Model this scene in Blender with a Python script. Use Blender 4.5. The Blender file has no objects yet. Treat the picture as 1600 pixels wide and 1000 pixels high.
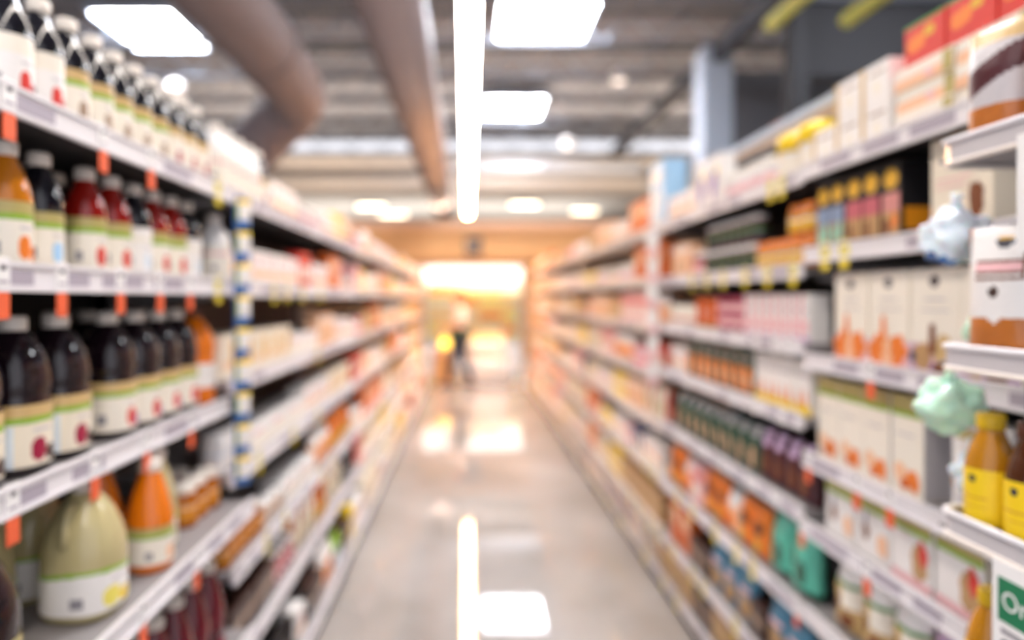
import bpy, bmesh, math, random
from mathutils import Vector, Matrix
random.seed(7)
PI = math.pi
SC = bpy.context.scene
COL = SC.collection
def R(d): return math.radians(d)

# ------------------------------------------------------------------ camera, world, lights, exposure
cam_d = bpy.data.cameras.new('camera')
cam = bpy.data.objects.new('camera', cam_d); COL.objects.link(cam)
cam.location = (0, 0, 1.6)
cam.rotation_euler = (R(90), 0, 0)
cam_d.shift_x = 0.04375; cam_d.shift_y = -0.0219   # the photograph is a crop: its vanishing point sits off centre
cam_d.sensor_width = 36; cam_d.lens = 24
cam_d.clip_start = 0.02; cam_d.clip_end = 200
cam_d.dof.use_dof = True
cam_d.dof.focus_distance = 0.68
cam_d.dof.aperture_fstop = 1.4
cam_d.dof.aperture_blades = 0
SC.camera = cam
SC.view_settings.view_transform = 'Standard'
SC.view_settings.look = 'None'
SC.view_settings.gamma = 1.0
SC.view_settings.use_curve_mapping = False
SC.view_settings.exposure = 0.75

w = bpy.data.worlds.new('world'); SC.world = w; w.use_nodes = True
w.node_tree.nodes['Background'].inputs[0].default_value = (0.93, 0.93, 1.0, 1)
w.node_tree.nodes['Background'].inputs[1].default_value = 0.80

def area(name, loc, size, power, col, rot=(0, 0, 0), sy=None, spread=None):
    l = bpy.data.lights.new(name, 'AREA'); l.energy = power; l.color = col
    l.shape = 'RECTANGLE'; l.size = size; l.size_y = sy or size
    if spread: l.spread = R(spread)
    o = bpy.data.objects.new(name, l); COL.objects.link(o); o.location = loc; o.rotation_euler = rot
    return o
# most light comes from the emitting lamps built below (square panels, strip light); these are added fills for the far end, and the cooler lamp
WARM = (1.0, 0.72, 0.48)
for x in (-5.5, 0.0, 5.5):
    area('bulkhead_fill_light', (x, 18.3, 3.75), 4.0, 130, (1.0, 0.80, 0.62), rot=(R(180), 0, 0), sy=.3)  # unseen uplights added on the fascia top to brighten bulkhead and ducts

area('far_ceiling_fill', (-1.0, 26.0, 3.7), 12.0, 150, (1.0, 0.93, 0.85), rot=(R(180), 0, 0), sy=4.0)  # unseen upward light added behind the fascia to brighten the far ceiling
area('cooler_lamp', (.15, 18.15, 1.98), 2.3, 10, (1.0, 0.85, 0.62), rot=(R(25), 0, 0), sy=.5)

# ------------------------------------------------------------------ materials
def lin(c):
    c /= 255.0
    return c / 12.92 if c <= 0.04045 else ((c + 0.055) / 1.055) ** 2.4
def rgb(h): return (lin(int(h[0:2], 16)), lin(int(h[2:4], 16)), lin(int(h[4:6], 16)), 1)
MATS = {}
def mat(name, hexcol, rough=0.5, metal=0.0, spec=0.5, emit=None, estr=0.0, trans=0.0, coat=0.0, alpha=1.0, noise=0.0, nscale=30.0, sss=0.0):
    m = bpy.data.materials.new(name); m.use_nodes = True
    nt = m.node_tree; b = nt.nodes['Principled BSDF']; c = rgb(hexcol)
    b.inputs['Base Color'].default_value = c
    b.inputs['Roughness'].default_value = rough; b.inputs['Metallic'].default_value = metal
    b.inputs['Specular IOR Level'].default_value = spec
    b.inputs['Transmission Weight'].default_value = trans; b.inputs['Coat Weight'].default_value = coat
    b.inputs['Alpha'].default_value = alpha
    if sss: b.inputs['Subsurface Weight'].default_value = sss
    if emit:
        b.inputs['Emission Color'].default_value = rgb(emit); b.inputs['Emission Strength'].default_value = estr
    if noise:
        tc = nt.nodes.new('ShaderNodeTexCoord'); n = nt.nodes.new('ShaderNodeTexNoise'); n.inputs['Scale'].default_value = nscale
        r = nt.nodes.new('ShaderNodeMapRange'); r.inputs[3].default_value = 1 - noise; r.inputs[4].default_value = 1 + noise
        mx = nt.nodes.new('ShaderNodeMix'); mx.data_type = 'RGBA'; mx.blend_type = 'MULTIPLY'; mx.inputs[0].default_value = 1
        nt.links.new(tc.outputs['Object'], n.inputs['Vector']); nt.links.new(n.outputs['Fac'], r.inputs[0])
        mx.inputs[6].default_value = c; nt.links.new(r.outputs[0], mx.inputs[7]); nt.links.new(mx.outputs[2], b.inputs['Base Color'])
    MATS[name] = m
    return m
PAL = dict(white='F2EEEA', cream='EFE4CF', ivory='F4ECDD', tan='D2B27A', kraft='BF9767', green='8CB52B', leaf='4F8F3A', dkgreen='1F4A38', teal='2F8C78', mint='8FD6BE',
  red='D8352B', crimson='A3123F', pink='EE8FA0', rose='F3C2C4', peach='F6C49C', orange='F0812A', dkorange='D65F14', amber='D88A12', yellow='F7D21C', lemon='F3E46A', gold='E0AC2B',
  brown='7A4323', dkbrown='3E2218', maroon='4E1D24', black='17161A', charcoal='35323A', grey='8E8A90', ltgrey='C9C4C6', blue='3D78C4', navy='223A70', sky='A9D3F2', purple='6B4BA8', lilac='C9A8CC', magenta='E0348C', paleblue='DCE8F2', dustblue='7C93B4', dustpink='C4606E', dustrose='D08A86', steelblue='4A86A4', seafoam='5FBFA6', olive='8A7A3A', khaki='B7A868', taupe='A58B74')
for k, v in PAL.items(): mat(k, v, 0.42, coat=0.15)
for k, v in dict(plum_juice='1B0F16', black_juice='14121A', red_juice='8C160F', orange_juice='E8780C', amber_juice='C47418', lemon_juice='BFB283', berry_juice='6A1222', oil='B87A12', dkoil='4A2208', honey='A85A0C').items():
    mat(k, v, 0.09, spec=0.5, coat=0.25)
mat('cap_white', 'E6DDD2', 0.45); mat('cap_yellow', 'E0B410', 0.4); mat('cap_black', '1A191C', 0.35); mat('cap_brown', '5A2A14', 0.4)
mat('rail_white', 'EAE6E8', 0.4); mat('rail_strip', 'AEA6B2', 0.5); mat('rail_cream', 'F0E6DC', 0.4)
mat('shelf_grey', '8F8A8A', 0.5); mat('shelf_dark', '2A2628', 0.6); mat('shelf_cream', 'DCCFC4', .5); mat('panel_cream', 'D8BFA8', .7); mat('panel_dark', '1E1A1B', 0.7, noise=0.15, nscale=8); mat('upright_white', 'E6E2E2', 0.45); mat('kick_black', '1B1A1B', 0.6)  # cream shelf and panel put the far aisle's pale glare into the colour
mat('panel_brown', '6E5A50', 0.7)
mat('tag_white', 'F6F4F2', 0.5); mat('tag_orange', 'F2683C', 0.5); mat('tag_yellow', 'F7DC3C', 0.5)
mat('chrome', 'D8D6DA', 0.25, metal=0.8)
mat('duct_fabric', '776A6A', 0.75, noise=0.06, nscale=2); mat('duct_white', 'D9D2CB', 0.6); mat('duct_metal', 'B9BEC8', 0.45, metal=0.3)
mat('steel_dark', '2C2E36', 0.6); mat('steel_grey', '5C5F68', 0.6); mat('steel_pale', 'B4C0D0', 0.55); mat('pipe_green', 'A6A63C', 0.5)
mat('light_cool', 'FFFFFF', 0.5, emit='F4F7FF', estr=26.0); mat('light_warm', 'FFFFFF', 0.5, emit='FFF4EA', estr=17.0); mat('light_amber', 'FFFFFF', 0.5, emit='FFC286', estr=58.0); mat('light_cooler', 'FFFFFF', 0.5, emit='FFEFE0', estr=1.05); mat('light_far', 'FFFFFF', .5, emit='FFE6C0', estr=5.0)
mat('lamp_yellow', 'FFE060', 0.4, emit='FFD040', estr=2.0)
mat('wood_orange', 'E6AC70', 0.5, noise=0.12, nscale=3); mat('wood_dark', 'A86A34', 0.5)
mat('bag_blue', 'E2F0FB', 0.35, coat=0.2, sss=.3); mat('bag_green', 'C8F3DA', 0.35, coat=0.2, sss=.3); mat('bag_clear', 'E8E2E4', 0.15, coat=0.5, trans=0.35)
mat('pasta', 'D2873A', 0.5, noise=0.35, nscale=60); mat('pasta_pale', 'C8A870', 0.5, noise=0.3, nscale=60)
mat('bread', 'C0702C', 0.35, noise=0.35, nscale=25, coat=0.4)
mat('skin', 'E0A27C', 0.5, sss=0.1); mat('hair', '3A241A', 0.6); mat('shirt', 'F6E8DA', 0.8); mat('apron', '36563C', 0.8); mat('trousers', '33384A', 0.8); mat('shoe', '2A2426', 0.6)
mat('sign_green', '0E7A50', 0.4); mat('ink', '4A4650', 0.5); mat('label_blue', '5C7DB0', 0.5)

# ------------------------------------------------------------------ mesh helpers
class MB:
    """collects shapes into one bmesh with material slots by name"""
    def __init__(s): s.bm = bmesh.new(); s.slots = []
    def mi(s, m):
        if m not in s.slots: s.slots.append(m)
        return s.slots.index(m)
    def face(s, pts, m, smooth=False):
        f = s.bm.faces.new([s.bm.verts.new(p) for p in pts]); f.material_index = s.mi(m); f.smooth = smooth
        return f
    def box(s, x0, y0, z0, x1, y1, z1, m, bev=0.0):
        b2 = bmesh.new(); bmesh.ops.create_cube(b2, size=1)
        for v in b2.verts:
            v.co = ((x0 + x1) / 2 + v.co.x * (x1 - x0), (y0 + y1) / 2 + v.co.y * (y1 - y0), (z0 + z1) / 2 + v.co.z * (z1 - z0))
        if bev: bmesh.ops.bevel(b2, geom=b2.edges[:], offset=bev, segments=2, affect='EDGES', clamp_overlap=True)
        s.merge(b2, m)
    def merge(s, b2, m, smooth=False):
        k = s.mi(m); vm = {v: s.bm.verts.new(v.co) for v in b2.verts}
        for f in b2.faces:
            g = s.bm.faces.new([vm[v] for v in f.verts]); g.material_index = k; g.smooth = smooth
        b2.free()
    def lathe(s, prof, m=None, n=28, paint=None, exp=2.0, sx=1.0, sy=1.0, cap=True, cx=0, cy=0):
        """profile of (r, z); paint(a, v) with a in -1..1 (0 faces -Y) and v 0..1 up; exp>2 squares the section"""
        z0, z1 = prof[0][1], prof[-1][1]; rings = []
        for r, z in prof:
            ring = []
            for i in range(n):
                t = 2 * PI * i / n - PI / 2 + PI / n
                c, q = math.cos(t), math.sin(t)
                k = (abs(c) ** exp + abs(q) ** exp) ** (-1 / exp)
                ring.append(s.bm.verts.new((cx + r * k * c * sx, cy + r * k * q * sy, z)))
            rings.append(ring)
        for j in range(len(prof) - 1):
            v = ((prof[j][1] + prof[j + 1][1]) / 2 - z0) / max(1e-6, z1 - z0)
            for i in range(n):
                i2 = (i + 1) % n
                f = s.bm.faces.new((rings[j][i], rings[j][i2], rings[j + 1][i2], rings[j + 1][i])); f.smooth = True
                a = (2 * PI * (i + 1) / n) / PI
                a = a if a <= 1 else a - 2
                f.material_index = s.mi(paint(a, v) if paint else m)
        if cap:
            m0 = paint(0, 0) if paint else m; m1 = paint(0, 1) if paint else m
            f = s.bm.faces.new(list(reversed(rings[0]))); f.material_index = s.mi(m0)
            f = s.bm.faces.new(rings[-1]); f.material_index = s.mi(m1)
    def tube(s, pts, r, m, n=10, caps=True):
        pts = [Vector(p) for p in pts]; rings = []; up = None
        rr = r if isinstance(r, (list, tuple)) else [r] * len(pts)
        for i, p in enumerate(pts):
            d = (pts[min(i + 1, len(pts) - 1)] - pts[max(i - 1, 0)]).normalized()
            if up is None: up = Vector((0, 0, 1)) if abs(d.z) < 0.9 else Vector((1, 0, 0))
            a = d.cross(up).normalized(); b = a.cross(d).normalized(); up = b
            rings.append([s.bm.verts.new(p + rr[i] * (math.cos(2 * PI * k / n) * a + math.sin(2 * PI * k / n) * b)) for k in range(n)])
        k = s.mi(m)
        for j in range(len(pts) - 1):
            for i in range(n):
                f = s.bm.faces.new((rings[j][i], rings[j][(i + 1) % n], rings[j + 1][(i + 1) % n], rings[j + 1][i])); f.material_index = k; f.smooth = True
        if caps:
            s.bm.faces.new(list(reversed(rings[0]))).material_index = k; s.bm.faces.new(rings[-1]).material_index = k
    def pillow(s, W, D, H, paint, nu=12, nv=14, pinch_top=0.12, pinch_bot=0.35, crumple=0.0, seed=1):
        """a filled pouch standing on z=0, facing -Y; paint(u, v, front)"""
        rnd = random.Random(seed); grid = {}
        for side in (0, 1):
            for j in range(nv + 1):
                for i in range(nu + 1):
                    u, v = i / nu, j / nv
                    t = max(0.0, min(1, (1 - v) / 0.35)) ** 0.6
                    th = (pinch_top + (1 - pinch_top) * t) * (pinch_bot + (1 - pinch_bot) * min(1, v / 0.12))
                    e = (1 - abs(2 * u - 1) ** 3.2)
                    wv = 1 - 0.05 * math.sin(PI * v) - 0.04 * max(0, v - .8) * 5 * rnd.random()
                    y = (D / 2) * th * e * (-1 if side == 0 else 1) + rnd.uniform(-crumple, crumple)
                    key = (side, i, j)
                    if side == 1 and (i in (0, nu)): grid[key] = grid[(0, i, j)]; continue
                    grid[key] = s.bm.verts.new(((u - .5) * W * wv, y, v * H + (rnd.uniform(-crumple, crumple) if 0 < j else 0)))
        for side in (0, 1):
            for j in range(nv):
                for i in range(nu):
                    q = [grid[(side, i, j)], grid[(side, i + 1, j)], grid[(side, i + 1, j + 1)], grid[(side, i, j + 1)]]
                    if side: q.reverse()
                    f = s.bm.faces.new(q); f.smooth = True
                    f.material_index = s.mi(paint((i + .5) / nu, (j + .5) / nv, side == 0))
        bot = [grid[(0, i, 0)] for i in range(nu + 1)] + [grid[(1, i, 0)] for i in range(nu - 1, 0, -1)]
        f = s.bm.faces.new(list(reversed(bot))); f.material_index = s.mi(paint(.5, 0, True))
    def mesh(s, name):
        me = bpy.data.meshes.new(name); s.bm.normal_update(); s.bm.to_mesh(me); s.bm.free()
        for m in s.slots: me.materials.append(MATS[m])
        return me

def node(name, me=None, parent=None, loc=None, rot=None):
    o = bpy.data.objects.new(name, me); COL.objects.link(o)
    if parent: o.parent = parent
    if loc is not None: o.location = loc
    if rot is not None: o.rotation_euler = rot
    return o
def tag(o, label, cat, group=None):
    o['label'] = label; o['category'] = cat
    if group: o['group'] = group
    return o
def struct(name, mb, loc=None):
    o = node(name, mb.mesh(name), loc=loc); o['kind'] = 'structure'; return o

ORD = ['zeroth', 'first', 'second', 'third', 'fourth', 'fifth', 'sixth', 'seventh', 'eighth', 'ninth', 'tenth', 'eleventh', 'twelfth', 'thirteenth', 'fourteenth', 'fifteenth', 'sixteenth', 'seventeenth', 'eighteenth', 'nineteenth', 'twentieth',
       'twenty-first', 'twenty-second', 'twenty-third', 'twenty-fourth', 'twenty-fifth', 'twenty-sixth', 'twenty-seventh', 'twenty-eighth', 'twenty-ninth', 'thirtieth']

# ------------------------------------------------------------------ product prototypes
# P[key] = dict(name, desc, cat, w (along shelf), d (deep), h, parts=[(name, mesh)], body=mesh)
P = {}
def proto(key, name, desc, cat, w, d, h, parts): P[key] = dict(name=name, desc=desc, cat=cat, w=w, d=d, h=h, parts=parts)

def one(name, fn):
    mb = MB(); fn(mb); return (name, mb.mesh(name))

def rings(prof, sub=1): return prof

def shell(prof, z0, z1, off=0.0008, rows=40):
    """radius profile resampled between z0 and z1, pushed out: a paper label wrapped on a bottle"""
    out = []
    for k in range(rows + 1):
        z = z0 + (z1 - z0) * k / rows
        for (ra, za), (rb, zb) in zip(prof, prof[1:]):
            if za <= z <= zb: out.append((ra + (rb - ra) * (z - za) / max(1e-6, zb - za) + off, z)); break
    return out

def juice_paint(main, top, line, fruit, fr2=None, panel=False, fa=-0.06, wave=0.0):
    def f(a, v):
        e = v + wave * math.sin(a * PI * 1.6)
        if e > 0.80: return top
        if e > 0.71: return line
        if fruit and ((a - fa) / 0.10) ** 2 + ((v - 0.26) / 0.20) ** 2 < 1: return fruit
        if fr2 and ((a - fa - 0.17) / 0.09) ** 2 + ((v - 0.17) / 0.14) ** 2 < 1: return fr2
        if panel and -0.52 < a < -0.30 and v < 0.68: return 'paleblue'
        if -0.44 < a < -0.36 and .14 < v < .34: return 'grey'
        if -0.14 < a < 0.10 and 0.54 < v < 0.60: return 'ltgrey'
        return main
    return f
PROF32 = [(.040, 0), (.0445, .004), (.045, .012), (.045, .125), (.0445, .138), (.041, .158), (.033, .182), (.023, .202), (.0185, .212), (.018, .226)]
PROF64 = [(.054, 0), (.062, .006), (.063, .016), (.063, .138), (.059, .146), (.0595, .154), (.063, .165), (.062, .188), (.055, .222), (.041, .252), (.026, .270), (.022, .276), (.022, .286)]
PROFJUG = [(.062, 0), (.075, .008), (.078, .024), (.078, .135), (.076, .155), (.068, .185), (.052, .220), (.033, .246), (.022, .258), (.021, .268)]
PROFCAR = [(.046, 0), (.052, .006), (.054, .02), (.054, .125), (.050, .15), (.040, .19), (.030, .22), (.024, .236), (.023, .252)]
def bottle(key, desc, prof, liquid, capm, paint, lz, capr=None, exp=2.0, cat='bottle', name='juice_bottle', handle=False):
    r = max(p[0] for p in prof); h = prof[-1][1]; cr = capr or prof[-1][0] + .003
    parts = [one('body', lambda m: m.lathe(prof, liquid, exp=exp)),
             one('cap', lambda m: m.lathe([(cr, h - .012), (cr + .001, h - .008), (cr + .001, h + .012), (cr - .002, h + .016)], capm, n=20)),
             one('label', lambda m: m.lathe(shell(prof, *lz), paint=paint, n=100, exp=exp, cap=False))]
    if handle:
        parts.append(one('handle', lambda m: m.tube([(-.034, .0, h - .03), (-.058, 0, h - .035), (-.073, 0, h - .065), (-.074, 0, h - .11)], .010, liquid, n=8)))
    proto(key, name, desc, cat, 2 * r, 2 * r, h + .016, parts)
JP = juice_paint
bottle('bt_red', 'dark bottle with red-spotted white label', PROF32, 'black_juice', 'cap_white', JP('white', 'ivory', 'ivory', 'red', 'crimson'), (.014, .128))
bottle('bt_tan', 'dark bottle with tan-topped label', PROF32, 'black_juice', 'cap_white', JP('ivory', 'tan', 'green', 'taupe'), (.014, .128))
bottle('bt_tanred', 'dark bottle with red-berry cream label', PROF32, 'black_juice', 'cap_white', JP('ivory', 'tan', 'cream', 'crimson'), (.014, .128))
bottle('bt_orange', 'orange juice bottle with cream label', PROF32, 'amber_juice', 'cap_white', JP('ivory', 'khaki', 'green', 'orange', 'orange'), (.014, .128))
bottle('bt_black', 'black juice bottle with cream label', PROF32, 'black_juice', 'cap_white', JP('ivory', 'khaki', 'green', 'sky'), (.014, .120))
bottle('bt_juicered', 'red juice bottle with cream label', PROF32, 'red_juice', 'cap_white', JP('ivory', 'khaki', 'green', 'red'), (.014, .128))
bottle('bt_white', 'white-labelled dark juice bottle', PROF32, 'black_juice', 'cap_white', JP('white', 'white', 'ivory', 'paleblue'), (.014, .128))
bottle('plum', 'large plum juice bottle', PROF64, 'plum_juice', 'cap_white', JP('cream', 'tan', 'green', 'crimson', 'dkbrown', panel=True), (.020, .136), exp=2.6)
bottle('plum2', 'large dark juice bottle, red-spotted label', PROF64, 'plum_juice', 'cap_white', JP('ivory', 'tan', 'green', 'red', 'purple', fa=-.02), (.020, .136), exp=2.6)
bottle('pumpkin', 'orange bottle with plain white label', PROF64, 'orange_juice', 'cap_brown', JP('white', 'white', 'white', None, panel=False), (.055, .130), exp=2.4)
bottle('lemon', 'pale lemonade jug with wavy green band', PROFJUG, 'lemon_juice', 'cap_white', JP('white', 'lemon_juice', 'green', 'lemon', 'yellow', wave=.06, fa=-.12), (.020, .125), capr=.024, exp=2.5, name='juice_jug', cat='jug', handle=True)
bottle('carafe', 'orange juice carafe with cream label', PROFCAR, 'orange_juice', 'cap_white', JP('ivory', 'khaki', 'green', 'peach', panel=False), (.022, .112))
bottle('pearj', 'pale green juice bottle', PROFCAR, 'lemon_juice', 'cap_white', JP('ivory', 'khaki', 'green', 'khaki'), (.022, .112))
bottle('berry', 'dark red juice bottle', PROFCAR, 'berry_juice', 'cap_white', JP('maroon', 'berry_juice', 'maroon', 'crimson', panel=False), (.012, .08))
bottle('purplej', 'purple juice jug with green label line', PROFJUG, 'plum_juice', 'cap_white', JP('cream', 'khaki', 'green', 'leaf', wave=.06), (.020, .10), exp=2.5, name='juice_jug', cat='jug', handle=True)
bottle('milk', 'white bottle with pale label', [(.048, 0), (.054, .006), (.055, .02), (.055, .14), (.048, .17), (.03, .20), (.022, .212), (.022, .225)], 'white', 'cap_white', JP('ivory', 'ivory', 'rose', None, panel=False), (.03, .13))
PROFOIL = [(.034, 0), (.038, .006), (.039, .02), (.039, .115), (.037, .13), (.030, .155), (.021, .175), (.018, .185), (.018, .195)]
def oil_paint(a, v):
    if ((a - .0) / .06) ** 2 + ((v - .82) / .07) ** 2 < 1: return 'charcoal'
    if -.2 < a < .2 and (.45 < v < .5 or .3 < v < .33): return 'gold'
    return 'yellow'
bottle('oil', 'yellow-labelled bottle of pale oil', PROFOIL, 'oil', 'cap_yellow', oil_paint, (.02, .115), name='oil_bottle')
bottle('dkoil', 'yellow-labelled bottle of dark syrup', PROFOIL, 'dkoil', 'cap_brown', oil_paint, (.02, .115), name='oil_bottle')

def jar(key, desc, r, h, body, lid, band, name='jar', cat='jar', band2=None):
    def pnt(a, v):
        if .2 < v < .72: return band2 if band2 and .5 < v < .62 else band
        return body
    prof = [(r * .92, 0), (r, h * .05)] + [(r, h * (.1 + .07 * k)) for k in range(10)] + [(r * .9, h * .80), (r * .8, h * .84)]
    proto(key, name, desc, cat, 2 * r, 2 * r, h, [one('body', lambda m: m.lathe(prof, paint=pnt, n=24)), one('lid', lambda m: m.lathe([(r * .86, h * .82), (r * .88, h * .84), (r * .88, h * .98), (r * .82, h)], lid, n=22))])
jar('jar_amber', 'amber jar with pale lid', .042, .12, 'honey', 'cap_white', 'amber', band2='peach')
jar('jar_orange', 'orange-lidded golden jar', .043, .11, 'amber_juice', 'orange', 'gold', band2='ivory')
jar('jar_dark', 'dark sauce jar with white lid', .038, .115, 'dkbrown', 'white', 'charcoal', band2='leaf')
jar('jar_red', 'red sauce jar', .04, .12, 'red_juice', 'white', 'rose', band2='red')
jar('jar_blue', 'pale jar with brown side', .045, .13, 'white', 'white', 'white', band2='paleblue')
jar('jar_spread', 'peach spread jar', .045, .11, 'peach', 'white', 'ivory', band2='orange')

def can(key, desc, r, h, paint, lid='chrome', name='can', cat='can'):
    prof = [(r * .95, 0), (r, .004)] + [(r, .004 + (h - .008) * k / 10) for k in range(1, 11)] + [(r * .95, h)]
    proto(key, name, desc, cat, 2 * r, 2 * r, h, [one(name, lambda m: (m.lathe(prof, paint=paint, n=28), m.lathe([(r * .9, h), (r * .9, h + .002)], lid, n=20)))])
can('canister', 'crimson canister with white print', .055, .16, lambda a, v: ('rose' if abs(a) < .3 and (.25 < v < .45 or .6 < v < .8) else 'crimson'), name='canister', cat='canister')
can('can_orange', 'orange and green tin', .045, .15, lambda a, v: ('white' if abs(a + .1) < .15 and .3 < v < .7 else ('leaf' if v < .12 else 'dkorange')), name='canister', cat='canister')
can('can_cream', 'cream tin with red band', .038, .11, lambda a, v: ('red' if .3 < v < .45 else 'ivory'))
can('can_yellow', 'yellow tin with white band', .038, .11, lambda a, v: ('ivory' if .3 < v < .6 else 'yellow'))
can('can_pink', 'pink tin with pale band', .04, .12, lambda a, v: ('white' if .45 < v < .7 else 'pink'))
def tub(key, desc, r, h, body, lid, band):
    pr = [(r * .78, 0), (r * .8, h * .04), (r * .9, h * .5), (r, h * .84)]
    proto(key, 'tub', desc, 'tub', 2.1 * r, 2.1 * r, h, [one('body', lambda m: m.lathe([(r * (.78 + .22 * k / 8), h * .84 * k / 8) for k in range(9)], paint=lambda a, v: band if .3 < v < .6 and abs(a) < .4 else body, n=24)),
        one('lid', lambda m: m.lathe([(r * 1.04, h * .60), (r * 1.05, h * .82), (r * .95, h * .92), (r * .5, h)] if lid == 'yellow' else [(r * 1.04, h * .82), (r * 1.04, h * .92), (r * .9, h * .97), (r * .5, h)], lid, n=24))])
tub('tub_yellow', 'white tub with domed yellow lid', .072, .19, 'white', 'yellow', 'ivory')
tub('tub_white', 'white tub with pale lid', .055, .13, 'white', 'ivory', 'rose')
tub('tub_small', 'small cream tub', .045, .09, 'ivory', 'white', 'peach')

def carton(key, desc, W, D, H, base, patches, name='carton', cat='box', side=None, bev=.0015, sidepatch=None):
    """box facing -Y; patches on the front face in 0..1 units: ('r',u0,v0,u1,v1,mat) ('c',u,v,ru,rv,mat) ('p',[(u,v)..],mat)"""
    def fn(m):
        m.box(-W / 2, -D / 2, 0, W / 2, D / 2, H, base, bev)
        y = -D / 2
        def q(pts, mt, lay):
            m.face([((u - .5) * W, y - .0004 * (lay + 1), v * H) for u, v in pts], mt)
        for lay, p in enumerate(patches):
            if p[0] == 'r': q([(p[1], p[2]), (p[3], p[2]), (p[3], p[4]), (p[1], p[4])], p[5], lay)
            elif p[0] == 'c': q([(p[1] + p[3] * math.cos(t * PI / 8), p[2] + p[4] * math.sin(t * PI / 8)) for t in range(16)], p[5], lay)
            else: q(p[1], p[2], lay)
        if side:
            for sx in (-1, 1):
                x = sx * (W / 2 + .0004); pts = [(x, -D / 2 * .96 * sx, .02 * H), (x, D / 2 * .96 * sx, .02 * H), (x, D / 2 * .96 * sx, .98 * H), (x, -D / 2 * .96 * sx, .98 * H)]
                m.face(pts, side)
        if sidepatch:
            for sx in (-1, 1):
                x = sx * (W / 2 + .0009); v0, v1, mt = sidepatch
                m.face([(x, -D / 2 * .8 * sx, v0 * H), (x, D / 2 * .8 * sx, v0 * H), (x, D / 2 * .8 * sx, v1 * H), (x, -D / 2 * .8 * sx, v1 * H)], mt)
    proto(key, name, desc, cat, W, D, H, [one(name, fn)])
def blob(cx, cy, r, n=11, s=3, ry=None):
    rd = random.Random(s); ry = ry or r
    return [(cx + r * rd.uniform(.65, 1.1) * math.cos(2 * PI * k / n), max(.01, cy + ry * rd.uniform(.65, 1.1) * math.sin(2 * PI * k / n))) for k in range(n)]
EMB = [('c', .5, .88, .10, .055, 'charcoal'), ('r', .42, .905, .58, .94, 'gold')]
carton('pasta_o', 'tall cream pasta box with orange shapes', .172, .07, .262, 'ivory', EMB[:1] + [('r', .3, .70, .72, .72, 'ltgrey'), ('r', .22, .60, .8, .615, 'ltgrey'), ('r', 0, .0, 1, .29, 'rose'), ('p', blob(.24, .18, .25, s=1, ry=.18), 'orange'), ('p', blob(.74, .19, .26, s=2, ry=.19), 'orange'), ('p', [(.3, .2), (.5, .2), (.43, .54), (.36, .54)], 'orange'), ('p', blob(.5, .22, .12, s=41, ry=.1), 'peach'), ('p', blob(.5, .1, .2, s=4, ry=.08), 'peach')], name='pasta_box', side='cream')
carton('pasta_p', 'tall cream pasta box with brown shapes', .172, .07, .262, 'ivory', EMB[:1] + [('r', .3, .70, .72, .72, 'ltgrey'), ('r', .22, .60, .8, .615, 'ltgrey'), ('r', 0, .0, 1, .29, 'lilac'), ('p', blob(.25, .16, .22, s=5, ry=.15), 'kraft'), ('p', blob(.72, .22, .25, s=6, ry=.18), 'tan'), ('p', [(.4, .2), (.56, .2), (.52, .48), (.42, .48)], 'brown'), ('c', .06, .16, .07, .05, 'navy'), ('p', blob(.62, .07, .22, s=7, ry=.06), 'brown')], name='pasta_box', side='cream')
BAND = [('r', 0, .84, 1, 1, 'khaki'), ('r', 0, .79, 1, .84, 'green')]
carton('shell_box', 'cream box with green band and orange pasta', .125, .075, .258, 'ivory', BAND + [('p', blob(.3, .22, .25, s=8, ry=.13), 'peach'), ('p', blob(.68, .17, .25, s=9, ry=.13), 'orange'), ('p', blob(.45, .12, .14, s=10, ry=.07), 'dkorange'), ('r', .2, .6, .75, .62, 'ltgrey')], name='pasta_box', side='ltgrey')
carton('white_box', 'narrow white box with grey print', .085, .07, .235, 'white', [('r', .2, .15, .8, .6, 'ltgrey'), ('r', .1, .8, .9, .9, 'khaki'), ('p', blob(.1, .4, .1, s=11), 'peach')], name='pasta_box', side='ltgrey')
carton('dinner_box', 'cream dinner box with green band', .155, .05, .185, 'white', [('r', 0, .78, 1, 1, 'khaki'), ('r', 0, .71, 1, .78, 'green'), ('p', blob(.3, .38, .13, s=12, ry=.14), 'brown'), ('p', [(.26, .5), (.34, .5), (.32, .68), (.28, .68)], 'navy'), ('p', blob(.8, .3, .18, s=13, ry=.2), 'peach')], name='dinner_box')
carton('dinner_box2', 'dinner box with red bowl picture', .155, .05, .185, 'white', [('r', 0, .78, 1, 1, 'khaki'), ('r', 0, .71, 1, .78, 'green'), ('p', blob(.72, .36, .26, s=14, ry=.28), 'kraft'), ('p', blob(.8, .5, .12, s=15, ry=.2), 'red'), ('r', 0, 0, 1, .12, 'rose')], name='dinner_box')
carton('kids_box', 'colourful box with blue figure', .15, .05, .185, 'khaki', [('r', 0, .78, 1, 1, 'sky'), ('p', [(.05, .7), (.95, .78), (.95, .92), (.05, .84)], 'red'), ('c', .25, .9, .1, .07, 'yellow'), ('p', blob(.36, .3, .18, s=16, ry=.22), 'navy'), ('p', blob(.66, .42, .2, s=17, ry=.22), 'olive'), ('c', .66, .48, .09, .09, 'peach'), ('r', .1, .62, .4, .7, 'paleblue')], name='dinner_box')
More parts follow.
